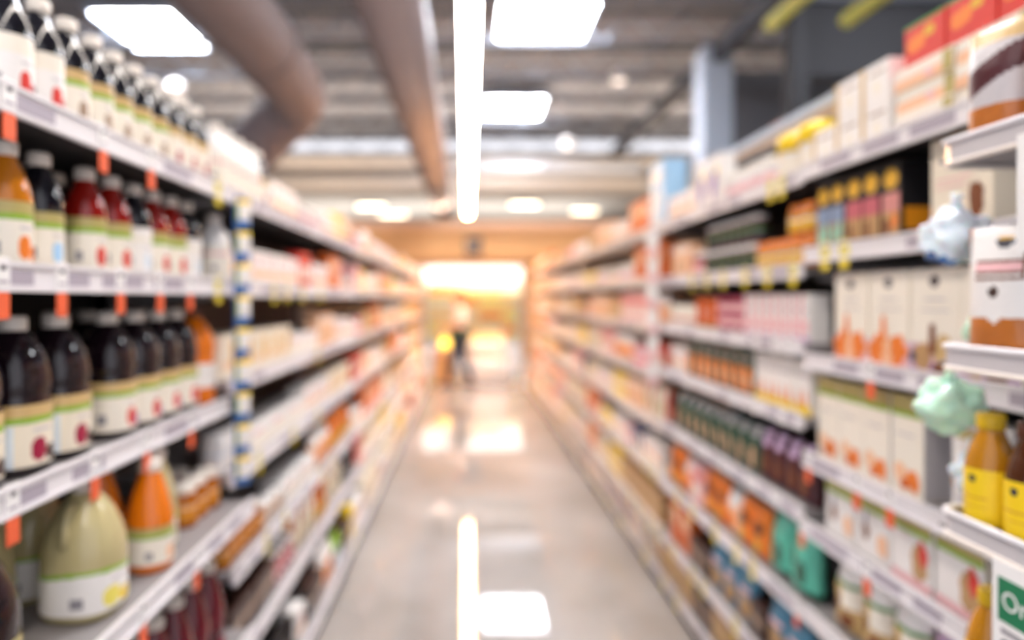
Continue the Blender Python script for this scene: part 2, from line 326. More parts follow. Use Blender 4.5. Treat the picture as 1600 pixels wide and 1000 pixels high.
for k, (c, d) in enumerate((('dustblue', 'blue'), ('dustpink', 'pink'), ('dustrose', 'rosy'))):
    carton('blackbox%d' % k, 'black box with gold disc and %s panel' % d, .083, .10, .212, 'black', [('c', .5, .80, .38, .13, 'gold'), ('r', .04, .36, .96, .62, c), ('r', .04, .1, .96, .38, 'kraft' if k else 'taupe'), ('p', blob(.3, .2, .2, s=20 + k, ry=.14), 'brown' if k else 'mint'), ('p', blob(.72, .26, .16, s=24 + k, ry=.14), 'orange' if k > 1 else ('mint' if k == 0 else 'kraft')), ('r', .1, .02, .9, .08, 'red')], name='tea_box', sidepatch=(.15, .42, 'amber'))
carton('creambox', 'large cream box with brown picture', .20, .09, .23, 'cream', [('c', .6, .80, .10, .09, 'grey'), ('p', blob(.75, .32, .16, s=28, ry=.2), 'brown'), ('p', blob(.45, .2, .12, s=29, ry=.13), 'kraft'), ('r', .1, .55, .7, .57, 'rose'), ('r', .1, .48, .6, .5, 'rose')], name='tea_box', side='cream')
carton('rice_flat', 'flat cream rice box', .215, .12, .056, 'ivory', [('r', .0, .0, 1, .55, 'peach'), ('r', .0, .5, 1, .6, 'white'), ('p', blob(.62, .3, .1, s=31, ry=.2), 'rose'), ('r', .84, 0, 1, .9, 'khaki')], name='rice_box')
carton('rice_tall', 'white rice box with tan stripe', .13, .12, .112, 'white', [('r', .0, .0, .16, 1, 'tan'), ('p', blob(.6, .4, .2, s=32), 'ivory'), ('r', .3, .72, .9, .78, 'taupe')], name='rice_box')
carton('red_flat', 'red box with yellow picture', .15, .12, .105, 'red', [('p', blob(.3, .5, .25, s=33), 'orange'), ('p', blob(.62, .66, .16, s=34), 'gold'), ('r', 0, .93, 1, 1, 'leaf')], name='rice_box')
carton('pinkcart', 'white and pink carton', .062, .07, .165, 'white', [('r', 0, 0, .22, 1, 'pink'), ('r', .35, .2, .9, .45, 'rose'), ('r', .35, .6, .9, .7, 'ltgrey'), ('c', .6, .84, .16, .06, 'ltgrey'), ('r', .3, 0, 1, .12, 'lilac')])
carton('greenbox', 'dark green box with orange picture', .10, .07, .18, 'dkgreen', [('r', .1, .08, .75, .62, 'orange'), ('p', blob(.45, .3, .2, s=35, ry=.16), 'peach'), ('r', .3, .74, .8, .9, 'grey')], side='dkgreen')
carton('spikebox', 'white box with yellow base', .105, .07, .185, 'white', [('r', 0, 0, 1, .18, 'yellow'), ('p', [(.1, .18), (.35, .18), (.22, .48)], 'orange'), ('p', [(.5, .18), (.78, .18), (.64, .52)], 'orange'), ('r', .1, .7, .9, .75, 'ltgrey')], side='ivory')
carton('paleblue_box', 'tall pale blue display box', .30, .14, .395, 'sky', [('r', .05, .05, .95, .55, 'paleblue'), ('r', .1, .7, .9, .85, 'white')], name='display_box', side='sky')
carton('purple_box', 'white box with purple figure', .17, .07, .24, 'white', [('p', blob(.5, .45, .28, s=37, ry=.3), 'purple'), ('p', blob(.3, .8, .15, s=38, ry=.1), 'sky'), ('p', blob(.75, .7, .12, s=39, ry=.1), 'yellow')], name='cereal_box')
carton('orange_box', 'orange box with cream panel', .16, .07, .22, 'dkorange', [('r', .15, .5, .85, .8, 'peach'), ('p', blob(.5, .25, .28, s=40, ry=.16), 'orange')], name='cereal_box')
carton('rose_box', 'pale pink box with red stripe', .15, .07, .20, 'rose', [('r', 0, .62, 1, .78, 'red'), ('r', .2, .2, .8, .5, 'ivory')], name='cereal_box')
carton('red_box', 'red box with white panel', .12, .07, .18, 'red', [('r', .15, .3, .85, .62, 'ivory')], name='cereal_box')
carton('cream_flat', 'long white tray of packets', .28, .12, .10, 'white', [('r', .04, .12, .96, .55, 'ivory'), ('r', .1, .66, .5, .8, 'rose')], name='tray_box')
carton('beige_box', 'beige box with orange label', .17, .10, .15, 'cream', [('r', .5, .25, .82, .8, 'gold'), ('r', .1, .2, .4, .4, 'peach')], name='cookie_box')
carton('white_snack', 'white box with peach stripe', .14, .09, .14, 'white', [('r', 0, .25, 1, .45, 'peach'), ('c', .5, .7, .18, .16, 'rose')], name='cracker_box')
carton('yellow_box', 'yellow box with white label', .13, .08, .17, 'yellow', [('r', .15, .3, .85, .7, 'ivory')], name='baking_box')
carton('blue_box', 'blue box with white corner', .12, .08, .16, 'navy', [('p', [(0, 0), (1, 0), (0, .8)], 'ivory')], name='snack_box')
carton('peach_box', 'peach box with brown picture', .15, .08, .18, 'peach', [('p', blob(.5, .35, .26, s=43, ry=.2), 'kraft'), ('r', .1, .75, .9, .9, 'white')], name='snack_box')
carton('kraft_box', 'plain kraft brown box', .19, .14, .16, 'kraft', [('r', .1, .3, .9, .55, 'tan')], name='cardboard_box')
carton('choc_box', 'dark brown box with beige band', .12, .07, .13, 'dkbrown', [('r', 0, .35, 1, .6, 'taupe')], name='chocolate_box')

def pouch(key, desc, W, D, H, paint, name='pouch', cat='pouch', crumple=.0015, seed=2, nu=26, nv=34):
    proto(key, name, desc, cat, W, D, H, [one(name, lambda m: m.pillow(W, D, H, paint, nu=nu, nv=nv, crumple=crumple, seed=seed))])
def inside(u, v, cu, cv, ru, rv): return ((u - cu) / ru) ** 2 + ((v - cv) / rv) ** 2 < 1
pouch('greenpouch', 'dark green pouch with orange label', .115, .08, .19, lambda u, v, f: 'ltgrey' if v > .80 and .25 < u < .75 else ('peach' if f and .15 < u < .6 and .15 < v < .56 else 'dkgreen'))  # light grey top centre paints a glint into the pouch colour
pouch('brownpouch', 'maroon pouch with pale top', .095, .075, .20, lambda u, v, f: 'lilac' if v > .72 and .2 < u < .8 else ('brown' if f and inside(u, v, .5, .35, .28, .2) else 'maroon'))
pouch('tealpouch', 'teal pouch with dark picture', .17, .09, .21, lambda u, v, f: 'dkgreen' if v < .16 or (f and inside(u, v, .3, .6, .16, .14)) or (f and inside(u, v, .62, .4, .16, .2)) else 'seafoam')
pouch('bluepouch', 'blue pouch with tan picture', .15, .08, .19, lambda u, v, f: 'kraft' if f and inside(u, v, .5, .32, .4, .26) else ('rose' if f and .2 < u < .8 and .62 < v < .7 else 'steelblue'))
pouch('orangepouch', 'orange pouch with dark print', .13, .08, .20, lambda u, v, f: 'dkbrown' if f and inside(u, v, .55, .6, .3, .14) else ('gold' if f and inside(u, v, .4, .25, .3, .16) else 'orange'))
pouch('tanpouch', 'clear bag of tan pasta', .13, .09, .21, lambda u, v, f: ('white' if v > .74 else ('leaf' if f and .68 < v <= .74 else ('brown' if f and (inside(u, v, .3, .4, .16, .1) or inside(u, v, .68, .22, .2, .1)) else ('ivory' if f and u > .55 and v > .38 else 'pasta_pale')))), name='pasta_bag', cat='bag')
pouch('pinkbag', 'clear bag with pink and brown print', .13, .09, .20, lambda u, v, f: ('lilac' if v > .7 else ('crimson' if f and inside(u, v, .6, .5, .12, .1) else ('rose' if v > .5 else 'pasta_pale'))), name='pasta_bag', cat='bag')
pouch('peachpouch', 'peach pouch with white top', .14, .08, .19, lambda u, v, f: 'white' if v > .68 else ('orange' if f and inside(u, v, .5, .35, .3, .2) else 'peach'))
pouch('creampouch', 'cream pouch with red edge', .14, .08, .20, lambda u, v, f: 'red' if u < .1 or u > .9 else ('khaki' if f and inside(u, v, .5, .4, .25, .2) else 'cream'))
pouch('pinkpouch', 'magenta pouch with white top', .12, .07, .15, lambda u, v, f: 'white' if v > .7 else 'magenta')
pouch('blackpouch', 'black pouch with white blot', .12, .07, .15, lambda u, v, f: 'white' if f and inside(u, v, .6, .5, .2, .2) else 'black')
pouch('limepouch', 'lime and pale blue pouch', .12, .07, .15, lambda u, v, f: 'green' if v > .55 else 'paleblue')
def bread_paint(u, v, f):
    if f and inside(u, v, .52, .36, .10, .06): return 'white'
    if f and .06 < u < .94 and v > .33:
        if .60 < v < .80 and .24 < u < .86:
            if v > .785 or v < .615 or u < .255 or u > .845 or .655 < v < .675 or .72 < v < .74: return 'brown'
            return 'rose' if .675 <= v <= .72 else 'white'
        if inside(u, v, .52, .52, .07, .035): return 'dkbrown'
        if inside(u, v, .6, .88, .12, .045): return 'gold' if v > .89 else 'charcoal'
        return 'white'
    return 'bread'
pouch('breadbag', 'bag of brown pasta with white printed label', .14, .065, .24, bread_paint, name='pasta_bag', cat='bag', seed=5, nu=36, nv=48, crumple=.0006)
def topbag(u, v, f):
    if f and v > .36: return 'maroon' if .5 < v - .25 * (u - .5) < .72 and .15 < u else ('tan' if v > .86 else 'ltgrey')
    return 'bread'
pouch('topbag', 'clear bag of pasta with brown stripe label', .12, .065, .22, topbag, name='pasta_bag', cat='bag', seed=6, nu=36, nv=48, crumple=.0006)

# ------------------------------------------------------------------ placing products
COUNT = {}
GROUPS = {}
def instance(key, loc, rz, label, group=None):
    p = P[key]
    if len(p['parts']) == 1:
        o = node(p['name'], p['parts'][0][1], loc=loc, rot=(0, 0, rz))
    else:
        o = node(p['name'], None, loc=loc, rot=(0, 0, rz)); o.empty_display_size = .02
        for n, me in p['parts']: node(n, me, o)
    return tag(o, label, p['cat'], group)

PENDING = []
def put(key, side, x, y, z, where, jitter=4, extra=''):
    """queue one product: label completed once its run on that shelf is known"""
    rz = R(90) if side < 0 else R(-90)
    PENDING.append((key, (side * x, y, z), rz + R(random.uniform(-jitter, jitter)), where, extra))
def flush():
    runs = {}
    for q in PENDING: runs.setdefault((P[q[0]]['desc'], q[3], q[4]), []).append(q)
    for (desc, where, extra), qs in runs.items():
        qs.sort(key=lambda q: q[1][1])
        for i, (key, loc, rz, _, _) in enumerate(qs):
            d = desc + (' ' + extra if extra else '')
            lab = f"{d} on {where}" if len(qs) == 1 else f"{d}, {ORD[i + 1]} from near end, {where}"
            instance(key, loc, rz, lab, f"{P[key]['name'].replace('_', ' ')}s on {where}")
def row(side, xf, z, y0, y1, seq, where, gap=.006, back=.012, jitter=3, extra=''):
    """fill a shelf front from y0 towards y1 with the products of seq in order (key, n); n None repeats to the end"""
    y = y0
    for key, n in seq:
        p = P[key]; k = 0
        if key is None: continue
        while (n is None or k < n) and y + p['w'] <= y1:
            put(key, side, xf + .02 + back + p['d'] / 2 + random.uniform(0, .006), y + p['w'] / 2, z, where, jitter if p['cat'] not in ('box',) else 1, extra)
            y += p['w'] + gap; k += 1
    return y

# ------------------------------------------------------------------ price tags
TAGS = {}
def tag_mesh(c):
    if c not in TAGS:
        k = 1.0 if c == 'tag_orange' else 1.25
        a = MB(); a.box(-.019 * k, -.0025, -.03, .019 * k, 0, .03, 'lemon' if c == 'tag_yellow' else 'tag_white', .001)
        a.box(-.006, -.0032, .008, .006, -.0025, .018, 'ink'); a.box(-.012, -.0032, -.014, .012, -.0025, -.009, 'rail_strip')
        b = MB(); b.box(-.017 * k, -.003, {'tag_orange': -.075, 'tag_yellow': -.055, 'tag_white': -.034}[c], .017 * k, -.0005, -.028, c, .001)
        TAGS[c] = (a.mesh('card'), b.mesh('tab'))
    return TAGS[c]
TAGRUN = {}
def plain(c): return c == 'tag_white'
def price_tag(side, xf, y, h, c, where):
    k = (c, where); TAGRUN[k] = TAGRUN.get(k, 0) + 1
    me = tag_mesh(c); rz = R(90) if side < 0 else R(-90)
    o = node('price_tag', None, loc=(side * (xf - .0005), y, h + .002), rot=(R(0), 0, rz)); o.empty_display_size = .02
    node('card', me[0], o); t = node('hanging_tab', me[1], o)
    if plain(c): tag(o, f"plain white price card, {ORD[TAGRUN[k]]} from near end, {where}", 'price tag', 'plain white price cards'); return
    col = 'orange' if c == 'tag_orange' else 'yellow'
    tag(o, f"{'white' if col == 'orange' else 'pale'} price tag with {col} tab, {ORD[TAGRUN[k]]} from near end, {where}", 'price tag', f'price tags with {col} tabs')

# ------------------------------------------------------------------ gondola bays
def gondola(label, side, y0, y1, shelves, base, backx, top, dark=True, rail='rail_white'):
    y0 += .002; y1 -= .002
    """shelves: (rail centre height, front distance from the aisle axis)"""
    root = node('shelving_bay', None, loc=(side * backx, (y0 + y1) / 2, 0)); tag(root, label, 'shelving', 'supermarket shelving bays along the aisle')
    ox, oy = side * backx, (y0 + y1) / 2
    def part(name, mb, par=root):
        o = node(name, mb.mesh(name), par); return o
    def bx(mb, xa, xb, ya, yb, za, zb, m, bev=0):
        xs = sorted((side * xa - ox, side * xb - ox)); mb.box(xs[0], ya - oy, za, xs[1], yb - oy, zb, m, bev)
    m = MB(); bx(m, backx, backx + .02, y0, y1, 0.05, top, {True: 'panel_dark', False: 'panel_cream', 2: 'panel_brown'}[dark]); part('back_panel', m)
    for yy in (y0, y1):
        m = MB(); bx(m, backx - .045, backx, yy - .012 if yy == y1 else yy, yy if yy == y1 else yy + .012, 0, top + .02, 'upright_white'); part('upright', m)
    def railmb(h, xf, half=.026):
        r = MB(); bx(r, xf, xf + .012, y0 + .004, y1 - .004, h - half, h + half, rail, .004)
        bx(r, xf - .004, xf + .002, y0 + .004, y1 - .004, h + half - .008, h + half, rail); bx(r, xf - .004, xf + .002, y0 + .004, y1 - .004, h - half, h - half + .008, rail)
        y = y0 + .05
        while y < y1 - .2:
            L = random.uniform(.10, .22)
            if random.random() < .62: bx(r, xf - .0012, xf + .001, y, y + L, h - .014, h + .012, 'rail_strip')
            y += L + random.uniform(.04, .1)
        return r
    for h, xf in shelves:
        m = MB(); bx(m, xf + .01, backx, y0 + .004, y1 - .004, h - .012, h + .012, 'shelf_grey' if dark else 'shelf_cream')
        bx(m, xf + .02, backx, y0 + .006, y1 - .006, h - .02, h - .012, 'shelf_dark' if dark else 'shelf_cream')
        for yy in (y0 + .010, y1 - .010):
            xs = [(side * (xf + .06) - ox, yy - oy, h - .02), (side * backx - ox, yy - oy, h - .02), (side * backx - ox, yy - oy, h - .09), (side * (xf + .06) - ox, yy - oy, h - .035)]
            m.face([(a, b - .002, c) for a, b, c in xs], 'shelf_grey'); m.face([(a, b + .002, c) for a, b, c in reversed(xs)], 'shelf_grey')
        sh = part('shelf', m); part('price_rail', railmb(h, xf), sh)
    h, xf = base
    m = MB(); bx(m, xf + .01, backx, y0, y1, h - .02, h + .012, 'shelf_grey'); sh = part('base_deck', m)
    part('price_rail', railmb(h, xf, .024), sh)
    m = MB(); bx(m, xf + .02, xf + .04, y0, y1, 0, h - .02, 'kick_black'); part('kick_plate', m, sh)
    return root

L1 = [(1.94, .78), (1.636, .78), (1.25, .78), (.92, .70), (.50, .70)]
L2 = [(1.94, .78), (1.63, .78), (1.31, .78), (.995, .78), (.67, .77), (.40, .75)]
LB = (.10, .69); RB = (.075, 1.055)
R1 = [(2.01, 1.10), (1.737, 1.10), (1.397, 1.10), (1.076, 1.10), (.854, 1.10), (.575, 1.10), (.28, 1.08)]
R2 = [(2.00, 1.10), (1.69, 1.10), (1.435, 1.10), (1.19, 1.10), (.885, 1.10), (.566, 1.10), (.28, 1.08)]
R3 = [(2.00, 1.10), (1.70, 1.10), (1.42, 1.10), (1.14, 1.10), (.86, 1.10), (.57, 1.10), (.28, 1.08)]
LY = [.55, 2.25, 4.85, 7.25, 9.65, 12.0]
RY = [.55, 2.24, 3.91, 6.6, 9.3, 12.0]
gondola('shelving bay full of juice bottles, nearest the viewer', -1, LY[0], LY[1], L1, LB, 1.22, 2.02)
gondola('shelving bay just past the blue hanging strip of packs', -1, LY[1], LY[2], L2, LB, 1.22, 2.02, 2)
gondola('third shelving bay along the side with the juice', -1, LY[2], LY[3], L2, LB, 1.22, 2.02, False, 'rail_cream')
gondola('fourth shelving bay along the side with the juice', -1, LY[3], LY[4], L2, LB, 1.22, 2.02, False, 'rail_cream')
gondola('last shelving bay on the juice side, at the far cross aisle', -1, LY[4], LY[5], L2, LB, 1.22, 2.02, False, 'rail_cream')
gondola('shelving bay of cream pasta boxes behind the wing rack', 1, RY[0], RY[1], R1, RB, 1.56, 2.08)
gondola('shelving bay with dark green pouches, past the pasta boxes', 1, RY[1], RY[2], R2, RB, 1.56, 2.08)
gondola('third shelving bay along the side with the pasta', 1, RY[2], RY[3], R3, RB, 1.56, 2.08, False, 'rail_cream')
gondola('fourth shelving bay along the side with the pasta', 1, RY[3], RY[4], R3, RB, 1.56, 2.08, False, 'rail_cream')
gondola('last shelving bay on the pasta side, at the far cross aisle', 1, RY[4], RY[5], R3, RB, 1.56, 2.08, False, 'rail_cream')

# ---- juice bay (left, nearest)
T = .0125
JW = ['top juice shelf', 'second juice shelf', 'third juice shelf', 'fourth juice shelf', 'lowest juice shelf']
h, xf = L1[0]
row(-1, xf, h + T, 1.225, 2.24, [('bt_red', 2), ('bt_tan', 5), ('bt_tanred', None)], JW[0], gap=.007)
row(-1, xf + .098, h + T, 1.25, 2.24, [('bt_tan', 5), ('bt_tanred', None)], JW[0], gap=.010, extra='at back')
h, xf = L1[1]
row(-1, xf, h + T, 1.225, 2.2, [('bt_orange', 1), ('bt_black', 1)], JW[1], gap=.014)
row(-1, xf, h + T, 1.49, 2.23, [('bt_juicered', 2), ('bt_white', 1), ('bt_juicered', 2), ('bt_white', 1)], JW[1], gap=.02)
row(-1, xf + .11, h + T, 1.30, 1.5, [('bt_black', 2)], JW[1], gap=.01, extra='at back')
row(-1, xf + .11, h + T, 1.56, 2.2, [('bt_white', 2), ('bt_juicered', 2)], JW[1], gap=.04, extra='at back')
h, xf = L1[2]
row(-1, xf, h + T, 1.115, 1.56, [('plum', 3)], JW[2], gap=.012)
row(-1, xf, h + T, 1.60, 2.13, [('plum2', 4)], JW[2], gap=.004, jitter=0)
row(-1, xf, h + T, 2.118, 2.247, [('pumpkin', 1)], JW[2], gap=.006)
row(-1, xf + .14, h + T, 1.26, 1.55, [('plum', 2)], JW[2], gap=.012, extra='at back')
row(-1, xf + .14, h + T, 1.62, 2.1, [('plum2', 3)], JW[2], gap=.02, extra='at back')
h, xf = L1[3]
put('purplej', -1, xf + .13, 1.12, h + T, JW[3]); put('lemon', -1, xf + .115, 1.455, h + T, JW[3], 0); put('lemon', -1, xf + .285, 1.34, h + T, JW[3], 0, 'at the back'); put('lemon', -1, xf + .29, 1.53, h + T, JW[3], 0, 'behind the front jug')
put('carafe', -1, xf + .085, 1.69, h + T, JW[3]); put('carafe', -1, xf + .205, 1.68, h + T, JW[3], 4, 'at back'); put('pearj', -1, xf + .13, 1.815, h + T, JW[3])
row(-1, xf + .06, h + T, 1.96, 2.24, [('jar_amber', 3)], JW[3], gap=.004)
row(-1, xf + .155, h + T, 1.96, 2.24, [('jar_amber', 3)], JW[3], gap=.004, extra='at back')
h, xf = L1[4]
row(-1, xf + .02, h + T, 1.46, 2.22, [('berry', None)], JW[4], gap=.012)

# ---- second left bay
W2 = ['top shelf past blue strip', 'second shelf past blue strip', 'third shelf past blue strip', 'fourth shelf past blue strip', 'fifth shelf past blue strip', 'sixth shelf past blue strip', 'bottom deck past blue strip']
a, b = LY[1] + .03, LY[2] - .02
row(-1, .78, 1.94 + T, a, b, [('milk', 4), ('bt_tanred', 1), ('white_snack', 3), ('tub_white', 5), ('white_snack', 2), ('yellow_box', 2), ('peach_box', None)], W2[0])
row(-1, .78, 1.63 + T, a, b, [('milk', 1), ('jar_spread', 2), ('white_snack', 5), ('red_box', 2), ('white_snack', 3), ('orange_box', 2), ('rose_box', 1), ('tub_small', None)], W2[1])
row(-1, .78, 1.31 + T, a, b, [('beige_box', 5), ('cream_flat', 2), ('peach_box', 3), ('white_snack', None)], W2[2])
row(-1, .78, .995 + T, a, b, [('jar_blue', 3), ('cream_flat', 3), ('white_snack', 4), ('beige_box', None)], W2[3])
row(-1, .77, .67 + T, a, b, [('jar_amber', 5), ('tub_small', 3), ('cream_flat', 2), ('peachpouch', 3), ('orangepouch', None)], W2[4])
row(-1, .75, .40 + T, a, b, [('choc_box', 4), ('jar_red', 4), ('creampouch', 3), ('orangepouch', 2), ('creampouch', 3), ('blackpouch', None)], W2[5])
row(-1, .69, .10 + T, a, b, [('pinkpouch', 2), ('blackpouch', 3), ('white_snack', 1), ('blackpouch', 1), ('choc_box', 2), ('peachpouch', 2), ('limepouch', 2), ('choc_box', 2), ('yellow_box', 1), ('white_snack', None)], W2[6])

# ---- pasta bay (right, nearest)
PW = ['top pasta shelf', 'second pasta shelf', 'third pasta shelf', 'fourth pasta shelf', 'fifth pasta shelf', 'sixth pasta shelf', 'lowest pasta shelf']
z = R1[0][0] + T
xx = 1.10 + .09
for lay in range(3):
    for k in range(3):
        put('rice_flat', 1, xx + .004 * ((k + lay) % 2), 1.14 + .222 * k + .11, z + lay * .0563, PW[0] + ', ' + ('bottom layer', 'middle layer', 'top layer')[lay], 0)
for lay in range(2):
    for k in range(3):
        put('rice_tall', 1, xx, 1.83 + .136 * k + .065, z + lay * .1123, PW[0] + (', bottom layer', ', upper layer')[lay], 0) if not (lay == 1 and k == 2) else None
for k in range(4): put('red_flat', 1, xx + .01, 1.16 + .158 * k + .07, z + 3 * .0563 + .001, 'stacked atop the rice boxes', 0)
h = R1[1][0] + T
row(1, 1.10, h, 1.47, 1.70, [('creambox', 1)], PW[1])
y = row(1, 1.10, h, 1.79, 2.23, [('blackbox2', 1), ('blackbox1', 2), ('blackbox0', 2)], PW[1], gap=.003)
h = R1[2][0] + T
row(1, 1.10, h, 1.40, 2.23, [('pasta_p', 2), ('pasta_o', 2)], PW[2], gap=.005)
h = R1[3][0] + T
row(1, 1.10, h, 1.42, 1.65, [('white_box', 2)], PW[3], gap=.01)
row(1, 1.10, h, 1.70, 2.235, [('shell_box', 4)], PW[3], gap=.004)
h = R1[4][0] + T
row(1, 1.10, h, 1.32, 1.48, [('kids_box', 1)], PW[4], gap=.004)
row(1, 1.10, h, 1.50, 2.235, [('dinner_box2', 2), ('dinner_box', 2)], PW[4], gap=.012)
h = R1[5][0] + T
row(1, 1.10, h, 1.44, 2.235, [('pinkbag', 2), ('tanpouch', 3)], PW[5], gap=.012)
# ---- second right bay
QW = ['top shelf, green pouch bay', 'second shelf, green pouch bay', 'third shelf, green pouch bay', 'fourth shelf, green pouch bay', 'fifth shelf, green pouch bay', 'sixth shelf, green pouch bay', 'seventh shelf, green pouch bay', 'bottom deck, green pouch bay']
a, b = RY[1] + .02, RY[2] - .02
row(1, 1.10, 2.00 + T, a, b, [('tub_yellow', 2), ('tub_white', 4), ('purple_box', 2), ('white_snack', None)], QW[0])
row(1, 1.10, 1.69 + T, a, b, [('jar_orange', 5), ('jar_dark', 7), ('jar_red', 2), ('peach_box', None)], QW[1])
for yj in [2.74 + .082 * q for q in range(7)]: put('jar_dark', 1, 1.175, yj, 1.69 + T + .1155, 'stacked jar layer, green pouch bay')
for yj in (2.303, 2.396): put('jar_orange', 1, 1.175, yj, 1.69 + T + .111, 'stacked jar layer, green pouch bay')
row(1, 1.10, 1.435 + T, a, b, [('pinkcart', 8), ('canister', 3), ('can_orange', 3), ('can_cream', None)], QW[2])
row(1, 1.10, 1.19 + T, a, b, [('spikebox', 4), ('greenbox', 8), ('white_snack', None)], QW[3], gap=.004)
row(1, 1.10, .885 + T, a, b, [('brownpouch', 4), ('greenpouch', 9), ('peachpouch', None)], QW[4])
row(1, 1.10, .566 + T, a, b, [('tealpouch', 2), ('orangepouch', 2), ('peachpouch', 1), ('orangepouch', 2), ('rose_box', 1), ('peachpouch', 1), ('orangepouch', 2), ('rose_box', None)], QW[5])
row(1, 1.08, .28 + T, a, b, [('bluepouch', 2), ('choc_box', 1), ('bluepouch', 3), ('choc_box', 2), ('orange_box', None)], QW[6])
row(1, 1.055, .075 + T, a, b, [('kraft_box', 4), ('choc_box', 2), ('kraft_box', None)], QW[7])
row(1, 1.08, .28 + T, 1.65, 2.23, [('kraft_box', None)], 'lowest pasta shelf')
# ---- far bays: runs of alike goods on each shelf
FAR = ['white_snack', 'peach_box', 'rose_box', 'tub_small', 'peachpouch', 'beige_box', 'cream_flat', 'can_cream', 'creampouch', 'yellow_box', 'tub_white', 'orange_box', 'red_box', 'can_yellow', 'jar_spread', 'kraft_box', 'can_pink', 'jar_red']
WGT = [8, 9, 2, 3, 7, 8, 5, 3, 6, 4, 2, 4, 2, 3, 4, 6, 1, 1]
SHN = ['top', 'second', 'third', 'fourth', 'fifth', 'sixth', 'seventh', 'bottom']
def far_bay(side, y0, y1, shelves, base, where, seedseq={}):
    rows = list(shelves) + [base]
    for i, (h, xf) in enumerate(rows):
        y = y0 + .03; seq = list(seedseq.get(i, [])); room = (rows[i - 1][0] - h - .06) if i else .4
        while y < y1 - .12:
            if seq: key, n = seq.pop(0)
            else:
                key = random.choices(FAR, WGT)[0]; n = random.randint(2, 5)
            if P[key]['h'] > room: continue
            y2 = row(side, xf, h + T, y, y1 - .02, [(key, n)], f"{SHN[i] if i < len(rows) - 1 else 'bottom'} shelf, {where}", gap=.012)
            y = y2 if y2 > y else y + .05
            if y2 == y and y1 - y < .2: break
far_bay(-1, LY[2], LY[3], L2, LB, 'third juice-side bay', {1: [('rose_box', 2), ('yellow_box', 2)], 2: [('can_cream', 2), ('orange_box', 0), ('can_pink', 2), ('orangepouch', 0)], 3: [('red_box', 3), ('peach_box', 3)], 5: [('red_box', 2), ('creampouch', 3)]})
far_bay(-1, LY[3], LY[4], L2, LB, 'fourth juice-side bay', {1: [('yellow_box', 3)]})
far_bay(-1, LY[4], LY[5], L2, LB, 'last juice-side bay')
far_bay(1, RY[2], RY[3], R3, RB, 'third pasta-side bay', {0: [('paleblue_box', 1), ('orange_box', 3), ('white_snack', 4)], 1: [('orange_box', 4)], 3: [('red_box', 3), ('can_pink', 4)], 5: [('blue_box', 0), ('white_snack', 3), ('blue_box', 2), ('can_pink', 2)]})
far_bay(1, RY[3], RY[4], R3, RB, 'fourth pasta-side bay', {4: [('blue_box', 1), ('rose_box', 3)], 3: [('yellow_box', 3)]})
far_bay(1, RY[4], RY[5], R3, RB, 'last pasta-side bay')
flush()

# ------------------------------------------------------------------ price tags on the near rails
def tag_at(side, xf, h, px, c, where): price_tag(side, xf, 1067 * xf / abs(730 - px), h, c, where)
for px in (12, 160, 235): tag_at(-1, .78, 1.94, px, 'tag_orange', 'top juice rail')
for px in (2, 95, 187, 249, 296): tag_at(-1, .78, 1.636, px, 'tag_orange', 'second juice rail')
for px in (340,): tag_at(-1, .78, 1.94, px, 'tag_yellow', 'top juice rail'); tag_at(-1, .78, 1.636, px, 'tag_yellow', 'second juice rail')
for px in (18, 147, 228, 298): tag_at(-1, .78, 1.25, px, 'tag_orange', 'third juice rail')
for px in (222, 306): tag_at(-1, .70, .92, px, 'tag_orange', 'fourth juice rail')
for px in (1362, 1492): tag_at(1, 1.10, 1.397, px, 'tag_orange', 'third pasta rail')
for px in (1264, 1340, 1392): tag_at(1, 1.10, 1.076, px, 'tag_orange', 'fourth pasta rail')
for px in (1254, 1356): tag_at(1, 1.10, .854, px, 'tag_orange', 'fifth pasta rail')
for px in (1246, 1300): tag_at(1, 1.10, .575, px, 'tag_orange', 'sixth pasta rail')
for px in (1205, 1222): tag_at(1, 1.10, 2.00, px, 'tag_yellow', 'top rail, green pouch bay')
for px in (1082, 1105, 1130, 1165, 1200, 1240): tag_at(1, 1.10, 1.69, px, 'tag_yellow', 'second rail, green pouch bay')
for px in (1060, 1082, 1118, 1151, 1177): tag_at(1, 1.10, .566, px, 'tag_yellow', 'sixth rail, green pouch bay')
for px in (1052, 1082, 1099, 1149): tag_at(1, 1.08, .28, px, 'tag_yellow', 'seventh rail, green pouch bay')
for px in (1008, 1037, 1058): tag_at(1, 1.055, .078, px, 'tag_yellow', 'bottom rail, green pouch bay')
for px in (1290, 1320): tag_at(1, 1.10, 1.737, px, 'tag_yellow', 'second pasta rail')
for px in (428, 448, 472, 500): tag_at(-1, .78, 1.63, px, 'tag_yellow', 'second rail past blue strip')
for px in (497,): tag_at(-1, .78, 1.31, px, 'tag_yellow', 'third rail past blue strip')
for px in (405, 458, 497): tag_at(-1, .78, .995, px, 'tag_yellow', 'fourth rail past blue strip')
for px in (416, 445, 504, 520): tag_at(-1, .77, .67, px, 'tag_yellow', 'fifth rail past blue strip')
for px in (552, 561): tag_at(-1, .69, .102, px, 'tag_yellow', 'bottom rail past blue strip')
for px in (970, 950, 935, 920): tag_at(1, 1.055, .078, px, 'tag_yellow', 'bottom rail, third pasta-side bay')
for px in (1030, 1015, 1000, 985): tag_at(1, 1.08, .28, px, 'tag_yellow', 'seventh rail, third pasta-side bay')
for px in (1010, 1022): tag_at(1, 1.10, .57, px, 'tag_yellow', 'sixth rail, third pasta-side bay')

